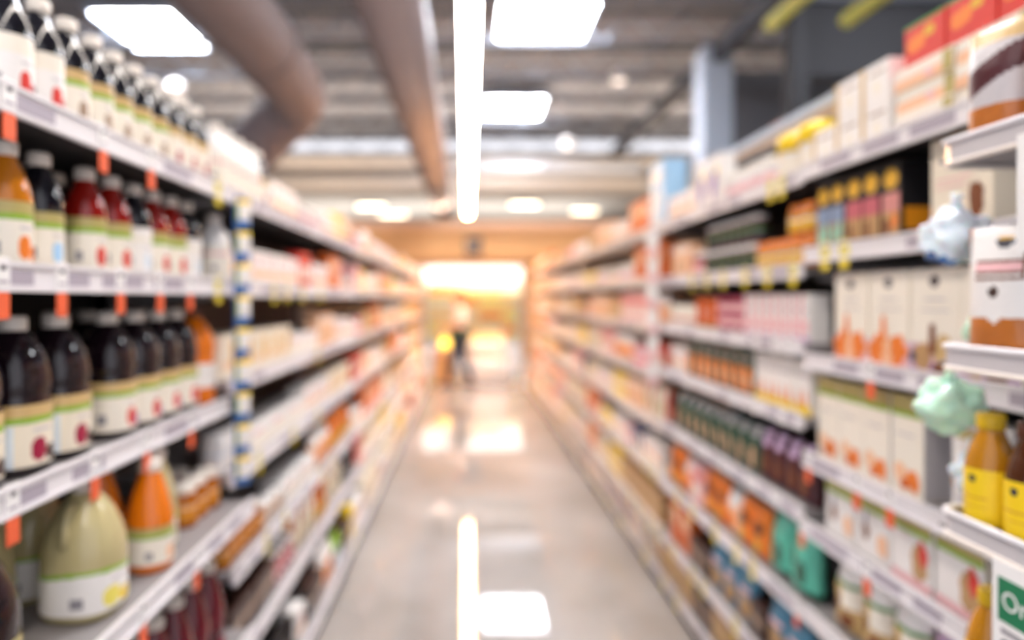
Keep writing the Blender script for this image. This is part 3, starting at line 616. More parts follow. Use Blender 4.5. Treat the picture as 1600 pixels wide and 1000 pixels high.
for px in (1235, 1212, 1182, 1150, 1122, 1095, 1070): tag_at(1, 1.10, 1.435, px, 'tag_white', 'third rail, green pouch bay')
for px in (1222, 1180, 1140, 1100, 1075): tag_at(1, 1.10, 1.19, px, 'tag_white', 'fourth rail, green pouch bay')
for px in (1215, 1170, 1128, 1092, 1062): tag_at(1, 1.10, .885, px, 'tag_white', 'fifth rail, green pouch bay')
for px in (995, 975, 958, 942): tag_at(1, 1.10, .86, px, 'tag_white', 'fifth rail, third pasta-side bay')
for px in (372, 392, 432, 470): tag_at(-1, .78, .995, px, 'tag_white', 'fourth rail past blue strip')
for px in (385, 430, 470): tag_at(-1, .77, .67, px, 'tag_white', 'fifth rail past blue strip')
for px in (430, 465, 490): tag_at(-1, .75, .40, px, 'tag_white', 'sixth rail past blue strip')
for px in (500, 520, 537): tag_at(-1, .69, .102, px, 'tag_white', 'bottom rail past blue strip')

# ------------------------------------------------------------------ clip strips at the bay joints
def clip_strip(side, x, y, z0, z1, back, label, packs):
    r = node('clip_strip', None, loc=(side * x, y, z0)); tag(r, label, 'clip strip')
    m = MB(); m.box(-.016, -.0015, 0, .016, .0015, z1 - z0, back, .0005); node('strip', m.mesh('strip'), r, rot=(0, 0, R(35) if side < 0 else R(-35)))
    m = MB(); m.tube([(0, 0, z1 - z0 - .01), (side * .012, 0, z1 - z0 + .004)], .0025, 'chrome', n=6); node('hook', m.mesh('hook'), r)
    me, n, nm, lab = packs
    for k in range(n):
        z = z1 - (k + 1) * (z1 - z0) / n + .004
        o = node(nm, me, loc=(side * (x - .018), y - .014, z), rot=(0, 0, R(40) if side < 0 else R(-40)))
        tag(o, lab.format(ORD[k + 1]), 'packet', nm.replace('_', ' ') + 's on the hanging strip')
m = MB(); m.pillow(.05, .018, .092, lambda u, v, f: 'yellow' if v > .82 else ('blue' if v < .22 else ('green' if u < .12 else 'white')), nu=8, nv=12)
clip_strip(-1, .752, 2.25, .985, 1.93, 'blue', 'blue hanging strip of small packets beside the juice bay', (m.mesh('snack_packet'), 9, 'snack_packet', 'small white packet with yellow top, {} down the blue hanging strip'))
m = MB(); m.pillow(.075, .022, .13, lambda u, v, f: 'white' if v > .3 else 'rose', nu=8, nv=10)
clip_strip(1, 1.075, 3.90, 1.10, 1.98, 'upright_white', 'white hanging strip of pale packets past the green pouches', (m.mesh('pale_packet'), 6, 'pale_packet', 'pale hanging packet, {} down the white strip past green pouches'))

# ------------------------------------------------------------------ top cap shelf over the second right bay
r = node('riser_shelf', None, loc=(1.35, 3.075, 2.3)); tag(r, 'narrow riser shelf above the yellow-lidded tubs', 'shelf')
m = MB(); m.box(-.03, -.81, -.01, .2, .81, .01, 'shelf_grey'); node('board', m.mesh('board'), r)
m = MB(); m.box(-.045, -.81, .0, -.03, .81, .035, 'steel_pale', .003); node('front_lip', m.mesh('front_lip'), r)
m = MB(); m.box(-.042, -.81, -.045, -.03, .81, .0, 'taupe', .002); node('lower_lip', m.mesh('lower_lip'), r)
for yy in (-.8, .8):
    m = MB(); m.box(.16, yy - .01, -.197, .2, yy + .01, .0, 'shelf_grey'); node('bracket', m.mesh('bracket'), r)
m = MB(); m.pillow(.12, .05, .05, lambda u, v, f: 'leaf' if v < .5 else 'green', nu=8, nv=6); o = node('green_packet', m.mesh('green_packet'), loc=(1.37, 2.72, 2.311), rot=(0, 0, R(-90))); tag(o, 'green packet lying on the riser shelf', 'packet')
m = MB(); m.pillow(.12, .05, .06, lambda u, v, f: 'orange', nu=8, nv=6); o = node('orange_packet', m.mesh('orange_packet'), loc=(1.37, 3.02, 2.311), rot=(0, 0, R(-90))); tag(o, 'orange packet lying on the riser shelf', 'packet')

# ------------------------------------------------------------------ wing rack with trays at the near right
r = node('wing_rack', None, loc=(1.0, 1.06, 0)); tag(r, 'narrow wire wing rack of trays standing in front of the pasta shelves', 'display rack')
WX0, WX1, WY0, WY1 = .872, 1.045, .80, 1.268
def tray(z):
    t = MB(); t.box(WX0 - 1.0 + .004, WY0 - 1.06, z - .012, WX1 - 1.0, WY1 - 1.06, z - .006, 'shelf_grey')
    tr = node('tray', t.mesh('tray'), r)
    m = MB(); rad = .035
    pth = [(WX0, WY0), (WX0, WY1 - rad)] + [(WX0 + rad - rad * math.cos(a), WY1 - rad + rad * math.sin(a)) for a in (R(30), R(60), R(90))] + [(WX1, WY1)]
    m.tube([(x - 1, y - 1.06, z + .022) for x, y in pth], .006, 'rail_white', n=8)
    m.tube([(x - 1, y - 1.06, z - .018) for x, y in pth], .005, 'rail_cream', n=8)
    for (xa, ya), (xb, yb) in zip(pth, pth[1:]): m.face([(xa - 1, ya - 1.06, z - .018), (xb - 1, yb - 1.06, z - .018), (xb - 1, yb - 1.06, z + .02), (xa - 1, ya - 1.06, z + .02)], 'ltgrey')
    node('rim', m.mesh('rim'), tr)
for z in (1.86, 1.49, 1.19, .88): tray(z)
for yy in (WY0 + .01, WY1 - .012):
    m = MB(); m.box(WX1 - 1.0 - .012, yy - 1.06 - .008, 0, WX1 - 1.0, yy - 1.06 + .008, 2.15, 'shelf_grey', .002); node('post', m.mesh('post'), r)
m = MB(); m.box(WX0 - 1.0 + .02, WY0 - 1.06, 0, WX1 - 1.0, WY1 - 1.06, .03, 'shelf_grey'); node('foot', m.mesh('foot'), r)
ZT = -.0055
def wing(key, x, y, z, rz, label): instance(key, (x, y, z + ZT + .0005), R(-90 + rz), label, 'goods on the wing rack')
wing('topbag', .932, 1.194, 1.86, 10, 'clear bag of pasta with brown stripe label on the top wing tray')
wing('topbag', .932, 1.06, 1.86, 15, 'second clear bag of pasta, nearer on the top wing tray')
wing('breadbag', .936, 1.184, 1.49, 12, 'big bag of brown pasta with white label on middle wing tray')
wing('oil', .927, 1.208, 1.19, 10, 'yellow-labelled bottle of pale oil at the tray end, yellow cap')
wing('dkoil', .930, 1.12, 1.19, 10, 'yellow-labelled bottle of dark syrup beside the pale oil')
wing('dkoil', .93, 1.035, 1.19, 6, 'second bottle of dark syrup, nearest on the lower wing tray')
wing('oil', .927, 1.205, .88, 10, 'yellow-labelled oil bottle on the lowest wing tray behind the green sign')
wing('dkoil', .93, 1.115, .88, 10, 'dark syrup bottle on the lowest wing tray behind the green sign')
def crumple(key, name, label, loc, size, m1, m2, seed):
    bm = bmesh.new(); bmesh.ops.create_icosphere(bm, subdivisions=4, radius=1)
    from mathutils import noise
    for v in bm.verts:
        n = noise.noise(v.co * 1.7 + Vector((seed, 0, 0))) * .35 + noise.noise(v.co * 4 + Vector((0, seed, 0))) * .18 - abs(noise.noise(v.co * 7 + Vector((seed, seed, 0)))) * .16
        v.co = Vector((v.co.x * size[0], v.co.y * size[1], v.co.z * size[2])) * (1 + n)
    mb = MB(); k1 = mb.mi(m1); k2 = mb.mi(m2); vm = {v: mb.bm.verts.new(v.co) for v in bm.verts}
    for f in bm.faces:
        g = mb.bm.faces.new([vm[v] for v in f.verts]); c = f.calc_center_median()
        g.material_index = k2 if noise.noise(c * 14 + Vector((seed, 3, 1))) > .36 else k1; g.smooth = True
    bm.free(); lo = min(v.co.z for v in mb.bm.verts)
    for v in mb.bm.verts: v.co.z -= lo
    o = node(name, mb.mesh(name), loc=loc); tag(o, label, 'bag'); return o

# clear produce bags hanging from the wing rack's end
def hung_bag(label, x, y, z, size, m1, m2, seed):
    r_ = node('plastic_bag', None, loc=(x, y, z)); tag(r_, label, 'plastic bag')
    o = crumple('k', 'bag_film', '', (0, 0, 0), size, m1, m2, seed)
    for k in ('label', 'category'): del o[k]
    o.parent = r_
    top = max(v.co.z for v in o.data.vertices)
    m = MB(); m.tube([(0, 0, top - .012), (.002, .003, top + .01), (.003, .002, top + .012), (.006, .004, top + .02)], [.016, .007, .008, .012], m1, n=8); node('knot', m.mesh('knot'), r_)
hung_bag('pale blue crumpled plastic bag hanging beside the big pasta bag', .945, 1.32, 1.66, (.062, .045, .055), 'bag_blue', 'blue', 1.3)
hung_bag('pale green crumpled plastic bag hanging above the oil bottles', .93, 1.315, 1.335, (.06, .045, .05), 'bag_green', 'leaf', 5.1)
hung_bag('whitish green plastic bag at the tray end beside the bread-brown pasta', .985, 1.30, 1.50, (.03, .03, .035), 'bag_green', 'bag_clear', 8.4)
hung_bag('small blue-white plastic bag beside the pale oil bottle', .955, 1.29, 1.215, (.032, .03, .04), 'bag_blue', 'bag_clear', 3.7)

# signs on the wing rack
def text_mesh(txt, size, m, parent, loc, bold=0.0, name='lettering'):
    cu = bpy.data.curves.new(name, 'FONT'); cu.body = txt; cu.size = size; cu.offset = bold; cu.extrude = .0002
    cu.materials.append(MATS[m]); t = bpy.data.objects.new(name, cu); COL.objects.link(t)
    dg = bpy.context.evaluated_depsgraph_get(); me = bpy.data.meshes.new_from_object(t.evaluated_get(dg))
    bpy.data.objects.remove(t); o = node(name, me, parent, loc=loc, rot=(R(90), 0, 0)); return o
s = node('shelf_sign', None, loc=(.862, 1.025, .75), rot=(0, 0, R(-90))); tag(s, 'white sign card with green header hanging below the oil bottles', 'sign')
m = MB(); m.box(-.095, -.001, 0, .095, .001, .425, 'tag_white', .0005); node('card', m.mesh('card'), s)
m = MB(); m.box(-.082, -.0018, .33, .082, -.001, .40, 'sign_green'); node('header', m.mesh('header'), s)
text_mesh('Organic', .042, 'tag_white', s, (-.074, -.002, .352))
m = MB(); m.box(-.076, -.0016, .311, .05, -.001, .319, 'grey'); node('small_print', m.mesh('small_print'), s)
text_mesh('Organic', .030, 'ink', s, (-.078, -.0014, .281), .0006)
text_mesh('Soup', .026, 'ink', s, (-.082, -.0014, .252), .0006)
m = MB(); m.box(-.09, -.0018, .08, -.05, -.001, .14, 'label_blue'); node('blue_mark', m.mesh('blue_mark'), s)
s = node('shelf_sign', None, loc=(.862, .985, 1.67), rot=(0, 0, R(-90))); tag(s, 'blank white sign card hanging from the top wing tray', 'sign')
m = MB(); m.box(-.085, -.001, 0, .085, .001, .185, 'tag_white', .0005); node('card', m.mesh('card'), s)
m = MB(); m.box(-.055, -.0018, .11, .075, -.001, .16, 'sign_green'); node('header', m.mesh('header'), s)

# ------------------------------------------------------------------ floor, walls, ceiling
def floor_mat():
    m = bpy.data.materials.new('polished_concrete'); m.use_nodes = True; nt = m.node_tree; b = nt.nodes['Principled BSDF']
    tc = nt.nodes.new('ShaderNodeTexCoord')
    n1 = nt.nodes.new('ShaderNodeTexNoise'); n1.inputs['Scale'].default_value = .9; n1.inputs['Detail'].default_value = 6
    n2 = nt.nodes.new('ShaderNodeTexNoise'); n2.inputs['Scale'].default_value = 40; n2.inputs['Detail'].default_value = 3
    cr = nt.nodes.new('ShaderNodeValToRGB'); e = cr.color_ramp.elements; e[0].position = .3; e[0].color = rgb('938B85'); e[1].position = .7; e[1].color = rgb('B8B2AE')
    mx = nt.nodes.new('ShaderNodeMix'); mx.data_type = 'RGBA'; mx.blend_type = 'OVERLAY'; mx.inputs[0].default_value = .15
    nt.links.new(tc.outputs['Object'], n1.inputs['Vector']); nt.links.new(tc.outputs['Object'], n2.inputs['Vector'])
    nt.links.new(n1.outputs['Fac'], cr.inputs[0]); nt.links.new(cr.outputs[0], mx.inputs[6]); nt.links.new(n2.outputs['Fac'], mx.inputs[7]); nt.links.new(mx.outputs[2], b.inputs['Base Color'])
    b.inputs['Roughness'].default_value = .035; b.inputs['Specular IOR Level'].default_value = .5; b.inputs['Coat Weight'].default_value = .12; b.inputs['Coat Roughness'].default_value = .03
    MATS['polished_concrete'] = m
floor_mat()
def deck_mat():
    m = bpy.data.materials.new('roof_deck'); m.use_nodes = True; nt = m.node_tree; b = nt.nodes['Principled BSDF']
    tc = nt.nodes.new('ShaderNodeTexCoord'); wv = nt.nodes.new('ShaderNodeTexWave'); wv.inputs['Scale'].default_value = 3.0
    cr = nt.nodes.new('ShaderNodeValToRGB'); e = cr.color_ramp.elements; e[0].color = rgb('767A86'); e[1].color = rgb('A9ABB2')
    nt.links.new(tc.outputs['Object'], wv.inputs['Vector']); nt.links.new(wv.outputs['Fac'], cr.inputs[0]); nt.links.new(cr.outputs[0], b.inputs['Base Color'])
    b.inputs['Roughness'].default_value = .7; MATS['roof_deck'] = m
deck_mat()
mat('wall_grey', '6A6B70', .8); mat('wall_black', '1C1B1E', .8); mat('wall_dark', '3A3A40', .8); mat('wall_pale', 'D8D2CC', .8); mat('ceil_pale', 'E6E2DE', .8)
m = MB(); m.box(-14, -3, -.1, 9.5, 34, 0, 'polished_concrete'); struct('floor', m)
m = MB(); m.box(-14, -3, 6.75, 9.5, 22.5, 6.9, 'roof_deck'); struct('ceiling', m)
m = MB(); m.box(-14, 22.5, 5.0, 9.5, 34, 5.15, 'ceil_pale'); struct('ceiling_far', m)
m = MB(); m.box(-14.2, -3, 0, -14, 34, 6.9, 'wall_grey'); struct('wall_left', m)
m = MB(); m.box(9.5, -3, 0, 9.7, 34, 6.9, 'wall_dark'); struct('wall_right', m)
m = MB(); m.box(-14, 34, 0, 9.5, 34.2, 6.9, 'wall_pale'); struct('wall_back', m)
m = MB(); m.box(-14, 22.3, 5.0, 9.5, 22.5, 6.3, 'wall_pale'); m.box(-14, 22.2, 6.15, 9.5, 22.3, 6.3, 'ltgrey'); struct('wall_bulkhead', m)
def truss(y):
    m = MB(); z1, z0 = 6.68, 6.08
    m.box(-14, y - .05, z1 - .05, 9.5, y + .05, z1, 'steel_dark'); m.box(-14, y - .05, z0, 9.5, y + .05, z0 + .06, 'steel_grey')
    x = -13.6
    while x < 9:
        m.tube([(x, y, z0 + .04), (x + .5, y, z1 - .04)], .022, 'steel_pale', n=5); m.tube([(x + .5, y, z1 - .04), (x + 1.0, y, z0 + .04)], .022, 'steel_pale', n=5); x += 1.0
    struct('roof_truss', m)
for k in range(12): truss(1.2 + 1.82 * k)
m = MB()
m.box(4.3, -2, 5.75, 4.5, 20.3, 6.05, 'steel_dark'); struct('girder_beam', m)
m = MB(); m.box(-8.2, -2, 5.75, -8.0, 20.3, 6.05, 'steel_dark'); struct('girder_beam', m)
m = MB(); m.box(4.15, 12.0, 0, 4.68, 12.5, 6.05, 'steel_pale', .02); struct('column', m)
m = MB(); m.box(4.72, 9.95, 0, 4.98, 10.2, 6.08, 'wall_black', .01); struct('column', m)
m = MB(); m.box(5.0, 10.3, 4.95, 9.5, 10.5, 6.05, 'wall_black'); struct('bulkhead_wall', m)
m = MB(); m.box(5.0, 13.2, 0, 9.5, 13.4, 6.0, 'wall_grey'); struct('partition_wall', m)

# ------------------------------------------------------------------ lights
def panel_light(x, y, z, sx, sy, label, m1='light_cool'):
    r = node('ceiling_light', None, loc=(x, y, z)); tag(r, label, 'ceiling light', 'square ceiling lights')
    m = MB(); t = .06
    for a in ((-sx / 2 - t, -sy / 2 - t, sx / 2 + t, -sy / 2), (-sx / 2 - t, sy / 2, sx / 2 + t, sy / 2 + t), (-sx / 2 - t, -sy / 2, -sx / 2, sy / 2), (sx / 2, -sy / 2, sx / 2 + t, sy / 2)):
        m.box(a[0], a[1], -.03, a[2], a[3], .1, 'steel_pale')
    node('frame', m.mesh('frame'), r)
    m = MB(); m.box(-sx / 2, -sy / 2, .0, sx / 2, sy / 2, .03, m1); node('diffuser', m.mesh('diffuser'), r)
    m = MB(); m.box(-sx / 2, -sy / 2, .1, sx / 2, sy / 2, .16, 'steel_pale'); m.tube([(0, 0, .16), (0, 0, 6.75 - z if z > 5.5 else .2)], .02, 'steel_grey', n=6); node('housing', m.mesh('housing'), r)
panel_light(-5.72, 12.4, 6.45, 1.35, 1.75, 'big square light panel left of the fat duct')
panel_light(1.35, 11.9, 6.45, 1.6, 1.75, 'big square light panel beside the strip light, nearest overhead')
panel_light(-5.72, 3.6, 6.45, 1.35, 1.75, 'square light panel nearer over the juice side, above the frame')
panel_light(1.35, 4.6, 6.45, 1.6, 1.75, 'square light panel over the aisle, above the frame')
panel_light(6.2, 8.0, 6.45, 1.6, 1.75, 'square light panel over the pasta side, above the frame')
panel_light(1.15, 17.4, 6.45, 1.5, 1.75, 'smaller-looking light panel right of the strip light, farther back')
for x, y, lab in ((2.05, 24.4, 'far ceiling light just right of the strip light end'), (4.5, 26.2, 'far ceiling light above the end of the pasta side'), (-2.95, 27.2, 'far ceiling light between the two ducts'), (-3.5, 24.9, 'far round-looking ceiling light nearest the juice side')):
    panel_light(x, y, 4.93, 1.0 if y < 27 else 1.1, .8, lab, 'light_far')
def strip_light(y, k, warm):
    r = node('strip_light', None, loc=(.015, y, 3.4)); tag(r, f"linear strip light over the aisle, {ORD[k]} from near end of its line", 'strip light', 'linear strip lights over the aisle')
    m = MB(); m.box(-.05, -.6, .03, .05, .6, .09, 'rail_cream', .005); node('housing', m.mesh('housing'), r)
    m = MB(); m.box(-.062, -.585, -.0, .062, .585, .03, 'light_warm' if not warm else 'light_amber', .01); node('tube', m.mesh('tube'), r)
    m = MB()
    for s_ in (-.45, .45): m.tube([(0, s_, .09), (0, s_, 3.35)], .004, 'steel_grey', n=5)
    node('hanger', m.mesh('hanger'), r)
for k in range(14): strip_light(-1.33 + 1.22 * k, k + 1, k > 8)
def pendant(x, y, z, label):
    r = node('pendant_lamp', None, loc=(x, y, z)); tag(r, label, 'lamp', 'round pendant lamps')
    m = MB(); m.lathe([(.13, 0), (.17, .06), (.16, .16), (.08, .22), (.03, .25)], 'white', n=20); node('lamp_shade', m.mesh('lamp_shade'), r)
    m = MB(); m.lathe([(.12, -.012), (.125, -.004), (.12, .0)], 'light_cooler', n=20); node('bulb', m.mesh('bulb'), r)
    m = MB(); m.tube([(0, 0, .25), (0, 0, 6.7 - z)], .008, 'steel_dark', n=5); node('cord', m.mesh('cord'), r)
pendant(3.15, 14.2, 6.1, 'round white pendant lamp high among the trusses, right of the panel lights')
pendant(-5.65, 13.2, 5.55, 'round white pendant lamp just below the big panel beside the fat duct')
pendant(2.6, 17.6, 5.5, 'small pendant lamp low under the trusses before the pale bulkhead')

# ------------------------------------------------------------------ ducts and pipes
r = node('air_duct', None, loc=(-2.4, 6, 4.6)); tag(r, 'fat round duct overhead that bends down toward the juice shelves', 'duct')
m = MB(); pts = [(0, -5, 0), (0, -2, 0), (-.02, 1, 0), (-.05, 3.2, 0), (-.10, 4.0, -.03)] + [(-.10 - .55 * (1 - math.cos(R(a))) , 4.0 + .55 * math.sin(R(a)), -.03 - .35 * (1 - math.cos(R(a)))) for a in (25, 50, 75)] + [(-.80, 4.58, -.55), (-1.15, 4.6, -.95)]
m.tube(pts, .41, 'duct_fabric', n=36); node('tube', m.mesh('tube'), r)
for yy in (-4, -1, 2):
    m = MB(); m.tube([(0 + .42 * math.cos(t * PI / 12), yy, .42 * math.sin(t * PI / 12)) for t in range(25)], .012, 'duct_fabric', n=6); node('band', m.mesh('band'), r)
m = MB()
for yy in (-4, -1, 2): m.tube([(0, yy, .41), (0, yy, 2.1)], .008, 'steel_grey', n=5)
node('hanger', m.mesh('hanger'), r)
r = node('air_duct', None, loc=(-.72, 10, 4.3)); tag(r, 'slimmer straight round duct running beside the strip light', 'duct')
m = MB(); m.tube([(0, -8, 0), (0, -2, 0), (0, 5, 0), (0, 12, 0)], .31, 'duct_fabric', n=32); node('tube', m.mesh('tube'), r)
m = MB(); m.box(.27, -8, -.02, .33, 12, .12, 'duct_metal', .01); node('highlight_strip', m.mesh('highlight_strip'), r)  # pale strip shaped along the duct to stand in for its highlight edge
m = MB()
for yy in (-6, -2, 2, 6, 10): m.tube([(0, yy, .31), (0, yy, 2.4)], .008, 'steel_grey', n=5)
node('hanger', m.mesh('hanger'), r)
def cross_duct(y, z, rad, x0, x1, label, mt='duct_white'):
    o = MB(); o.tube([(x0, y, z), (x1, y, z)], rad, mt, n=20); ob = node('cross_duct', o.mesh('cross_duct'), loc=(0, 0, 0)); tag(ob, label, 'duct')
cross_duct(20.8, 5.75, .2, -9, 6, 'pale cross duct in front of the bulkhead, upper one')
cross_duct(21.2, 5.15, .24, -9, 9, 'pale cross duct in front of the bulkhead, lower one')
cross_duct(19.6, 5.35, .17, -1, 5, 'short pale cross duct right of the strip light', 'duct_metal')
for x, z in ((3.78, 5.0), (4.72, 5.05)):
    o = MB(); o.tube([(x, 2, z), (x, 8.5, z)], .09, 'pipe_green', n=12)
    ob = node('overhead_pipe', o.mesh('overhead_pipe')); tag(ob, 'yellow-green overhead pipe, ' + ('nearer the aisle' if x < 4 else 'farther from the aisle'), 'pipe')

# ------------------------------------------------------------------ far end: fascia, cooler, bins, person
m = MB(); m.box(-13.9, 18.0, 2.5, 9.4, 18.5, 3.55, 'wood_orange'); m.box(-13.9, 17.9, 3.42, 9.4, 18.0, 3.6, 'peach'); m.box(-13.9, 17.95, 2.45, 9.4, 18.0, 2.6, 'wood_dark'); struct('wall_fascia', m)
m = MB(); m.box(-13.9, 18.9, 0, 9.4, 19.0, 2.5, 'wood_orange'); struct('wall_cooler', m)
m = MB(); m.box(-13.9, 18.0, 2.46, 9.4, 18.95, 2.5, 'ceil_pale'); struct('ceiling_soffit', m)
r = node('hanging_sign', None, loc=(.16, 17.978, 2.72)); tag(r, 'small dark square sign on the orange fascia above the far cooler', 'sign')
m = MB(); m.box(-.22, -.02, 0, .22, .02, .48, 'charcoal', .01); node('board', m.mesh('board'), r)
m = MB(); m.box(-.15, -.026, .28, .15, -.02, .36, 'taupe'); m.box(-.15, -.026, .14, .15, -.02, .2, 'taupe'); node('face', m.mesh('face'), r)
r = node('display_cooler', None, loc=(.15, 18.1, 0)); tag(r, 'lit open display cooler at the far end of the aisle', 'cooler')
m = MB(); m.box(-1.3, 0, 0, 1.3, .7, .35, 'white', .02); m.box(-1.3, .66, .35, 1.3, .7, 2.1, 'ivory'); node('cabinet', m.mesh('cabinet'), r)
m = MB(); m.box(-1.3, -.1, 2.02, 1.3, .65, 2.4, 'light_cooler', .02); node('lit_header', m.mesh('lit_header'), r)
for sx in (-1.3, 1.26):
    m = MB(); m.box(sx, 0, .35, sx + .04, .66, 2.02, 'white'); node('side_panel', m.mesh('side_panel'), r)
CZ = (.62, .98, 1.34, 1.68)
for z in CZ:
    m = MB(); m.box(-1.26, .12, z, 1.26, .66, z + .03, 'ivory'); m.box(-1.26, .1, z - .01, 1.26, .12, z + .05, 'lemon'); node('shelf', m.mesh('shelf'), r)
for i, z in enumerate(CZ):
    for k in range(14):
        key = ('yellow_box', 'peach_box', 'white_snack', 'orange_box')[(i + k // 4) % 4]
        if key == 'orange_box' and z == CZ[-1]: pass
        instance(key, (-1.1 + .165 * k + .15, 18.1 + .22, z + .031), 0, f"{P[key]['desc']} in the far cooler, {('lowest', 'second', 'third', 'top')[i]} row, {ORD[k + 1]} along", 'packs in the far cooler')
# white bunker display with stacked goods
r = node('display_bunker', None, loc=(.36, 12.9, 0)); tag(r, 'low white bunker display just past the end of the aisle', 'display bunker')
m = MB(); m.lathe([(.40, 0), (.44, .03), (.44, .44), (.42, .47)], 'white', n=32, exp=4, sx=1.05, sy=.9); node('base', m.mesh('base'), r)
m = MB(); m.lathe([(.40, .47), (.40, .485), (.36, .50)], 'peach', n=32, exp=4, sx=1.05, sy=.9); node('trim', m.mesh('trim'), r)
m = MB(); m.lathe([(.36, .50), (.37, .52), (.37, .74), (.34, .78)], 'ivory', n=32, exp=4, sx=1.05, sy=.9); node('upper_tier', m.mesh('upper_tier'), r)
for k in range(4): instance('yellow_box', (.10 + .15 * k, 12.85, .78), 0, f"yellow box on the white bunker, {ORD[k + 1]} from the person's side", 'yellow boxes on the bunker')
for k in range(4): instance('beige_box', (.09 + .18 * k, 13.02, .78), 0, f"beige box at the back of the white bunker, {ORD[k + 1]} from the person's side", 'beige boxes on the bunker')
r = node('cardboard_bin', None, loc=(-.42, 12.95, 0)); tag(r, 'tan cardboard bin to the left of the person', 'bin')
m = MB(); m.box(-.22, -.2, 0, .22, .2, .62, 'wood_orange', .01); m.box(-.19, -.17, .621, .19, .17, .63, 'kraft'); node('body', m.mesh('body'), r)
m = MB(); m.box(-.235, -.215, .52, .235, -.2, .64, 'peach', .004); node('front_band', m.mesh('front_band'), r)
r = node('yellow_lantern', None, loc=(-.42, 12.9, .642)); tag(r, 'glowing round yellow lamp on the tan bin', 'lamp')
m = MB(); m.lathe([(.05, 0), (.085, .04), (.10, .10), (.085, .16), (.04, .19)], 'lamp_yellow', n=20); node('globe', m.mesh('globe'), r)
m = MB(); m.lathe([(.04, .19), (.04, .21), (.02, .22)], 'gold', n=14); node('cap', m.mesh('cap'), r)

def skinned(name, verts, edges, radii, m, parent, root=0, sub=2):
    me = bpy.data.meshes.new(name); me.from_pydata(verts, edges, []); o = node(name, me, parent)
    me.materials.append(MATS[m]); md = o.modifiers.new('skin', 'SKIN'); md.use_smooth_shade = True
    if not me.skin_vertices: 
        bpy.context.view_layer.objects.active = o
    for i, v in enumerate(me.skin_vertices[0].data):
        v.radius = (radii[i], radii[i]) if not isinstance(radii[i], tuple) else radii[i]; v.use_root = (i == root)
    s = o.modifiers.new('sub', 'SUBSURF'); s.levels = sub; s.render_levels = sub
    return o
pr = node('person', None, loc=(-.13, 12.25, 0), rot=(0, 0, R(-70))); tag(pr, 'person in pale shirt, dark green apron and dark trousers walking past the aisle end', 'person')
# person faces local -Y; slight walking stride
V = [(0, 0, .92), (0, 0, 1.06), (0, .0, 1.24), (0, .01, 1.36), (0, -.005, 1.44), (0, -.02, 1.50), (0, -.03, 1.58), (0, -.03, 1.66),
     (-.09, 0, .88), (-.095, -.10, .48), (-.09, -.16, .09), (-.09, -.27, .04),
     (.09, 0, .88), (.095, .06, .48), (.09, .20, .12), (.09, .11, .04),
     (-.17, .01, 1.38), (-.23, -.02, 1.10), (-.21, -.22, .98), (-.20, -.29, .97),
     (.17, .01, 1.38), (.22, -.06, 1.12), (.18, -.27, 1.08), (.17, -.34, 1.08)]
E = [(0, 1), (1, 2), (2, 3), (3, 4), (4, 5), (5, 6), (6, 7), (0, 8), (8, 9), (9, 10), (10, 11), (0, 12), (12, 13), (13, 14), (14, 15), (3, 16), (16, 17), (17, 18), (18, 19), (3, 20), (20, 21), (21, 22), (22, 23)]
RD = [(.14, .11), (.13, .10), (.15, .11), (.12, .10), (.055, .055), (.065, .07), (.075, .095), (.06, .08), .085, .055, .04, .035, .085, .055, .04, .035, .055, .042, .032, .025, .055, .042, .032, .025]
for sx, wr, d in ((-1, Vector((-.20, -.29, .97)), Vector((.05, -1, -.1))), (1, Vector((.17, -.34, 1.08)), Vector((-.05, -1, .0)))):
    for q, (ox, ln) in enumerate(((-.027, .06), (-.009, .075), (.009, .08), (.027, .065))):
        i0 = len(V); V += [tuple(wr + Vector((ox, -.05, 0))), tuple(wr + Vector((ox, -.05 - ln * .6, -.012))), tuple(wr + Vector((ox, -.05 - ln, -.035)))]
        RD += [.010, .009, .008]; E += [(19 if sx < 0 else 23, i0), (i0, i0 + 1), (i0 + 1, i0 + 2)]
    i0 = len(V); V += [tuple(wr + Vector((-sx * .04, -.02, .0))), tuple(wr + Vector((-sx * .05, -.06, -.015)))]; RD += [.011, .009]; E += [(19 if sx < 0 else 23, i0), (i0, i0 + 1)]
skinned('body', V, E, RD, 'skin', pr)
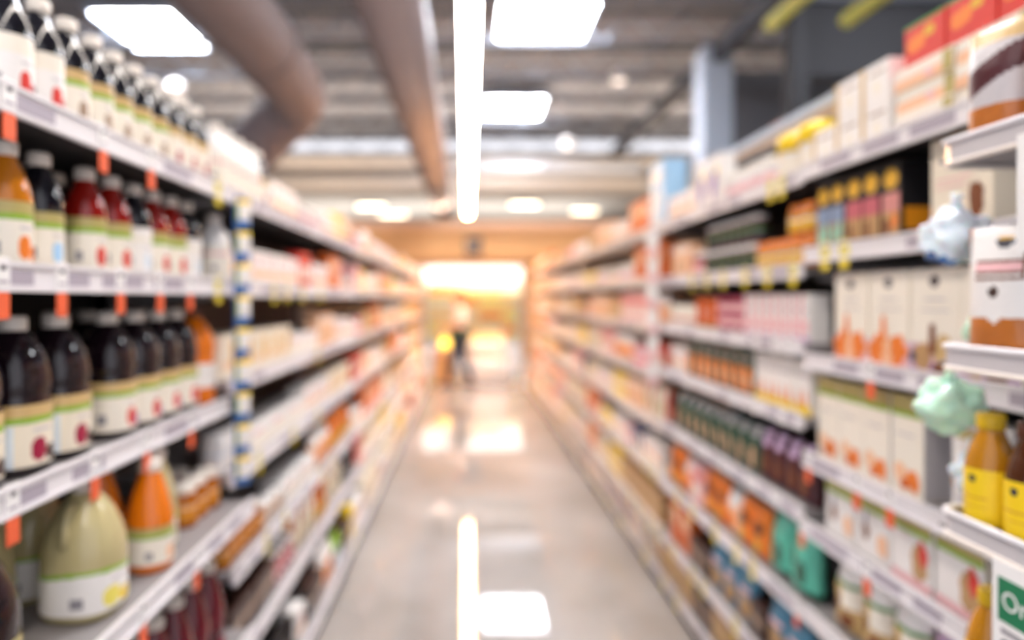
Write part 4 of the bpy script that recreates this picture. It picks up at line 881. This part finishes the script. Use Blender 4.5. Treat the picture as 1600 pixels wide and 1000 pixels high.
skinned('shirt', [(0, 0, .98), (0, 0, 1.10), (0, 0, 1.24), (0, .01, 1.36), (0, 0, 1.42), (-.17, .01, 1.385), (-.23, -.02, 1.12), (.17, .01, 1.385), (.22, -.06, 1.14)], [(0, 1), (1, 2), (2, 3), (3, 4), (3, 5), (5, 6), (3, 7), (7, 8)], [(.155, .125), (.145, .115), (.165, .125), (.135, .115), .075, .07, .055, .07, .055], 'shirt', pr)
skinned('trousers', [(0, 0, .95), (-.09, 0, .88), (-.095, -.10, .48), (-.09, -.16, .085), (.09, 0, .88), (.095, .06, .48), (.09, .198, .11)], [(0, 1), (1, 2), (2, 3), (0, 4), (4, 5), (5, 6)], [(.155, .125), .10, .072, .058, .10, .072, .058], 'trousers', pr)
m = MB(); m.lathe([(.172, .80), (.176, .86), (.170, .97), (.160, 1.06)], 'apron', n=28, sx=1, sy=.82); node('apron', m.mesh('apron'), pr)
for x, y in ((-.09, -.20), (.09, .16)):
    m = MB(); m.lathe([(.05, 0), (.056, .02), (.05, .055), (.035, .075)], 'shoe', n=20, sx=.85, sy=2.3, cx=x, cy=y - .02); node('shoe', m.mesh('shoe'), pr)
bm = bmesh.new(); bmesh.ops.create_icosphere(bm, subdivisions=3, radius=1)
for v in list(bm.verts):
    if v.co.z < -.25 and v.co.y < .25: bm.verts.remove(v)
for v in bm.verts: v.co = Vector((v.co.x * .092, v.co.y * .105 - .012, v.co.z * .11 + 1.655)) + (Vector((0, .02, 0)) if v.co.y < 0 else Vector((0, .015, 0)))
m = MB(); m.merge(bm, 'hair', True); node('hair', m.mesh('hair'), pr)
m = MB(); m.lathe([(.012, 1.58), (.016, 1.60), (.008, 1.635)], 'skin', n=10, sx=.8, sy=1.4, cx=0, cy=-.125); node('nose', m.mesh('nose'), pr)
for sx in (-1, 1):
    m = MB(); m.lathe([(.006, 1.625), (.012, 1.635), (.006, 1.645)], 'ink', n=10, sy=.6, cx=sx * .03, cy=-.115); node('eye', m.mesh('eye'), pr)
    m = MB(); m.lathe([(.012, 1.585), (.02, 1.615), (.012, 1.645)], 'skin', n=10, sx=.5, cx=sx * .085, cy=-.02); node('ear', m.mesh('ear'), pr)
m = MB(); m.box(-.022, -.121, 1.548, .022, -.112, 1.556, 'rose', .003); node('mouth', m.mesh('mouth'), pr)
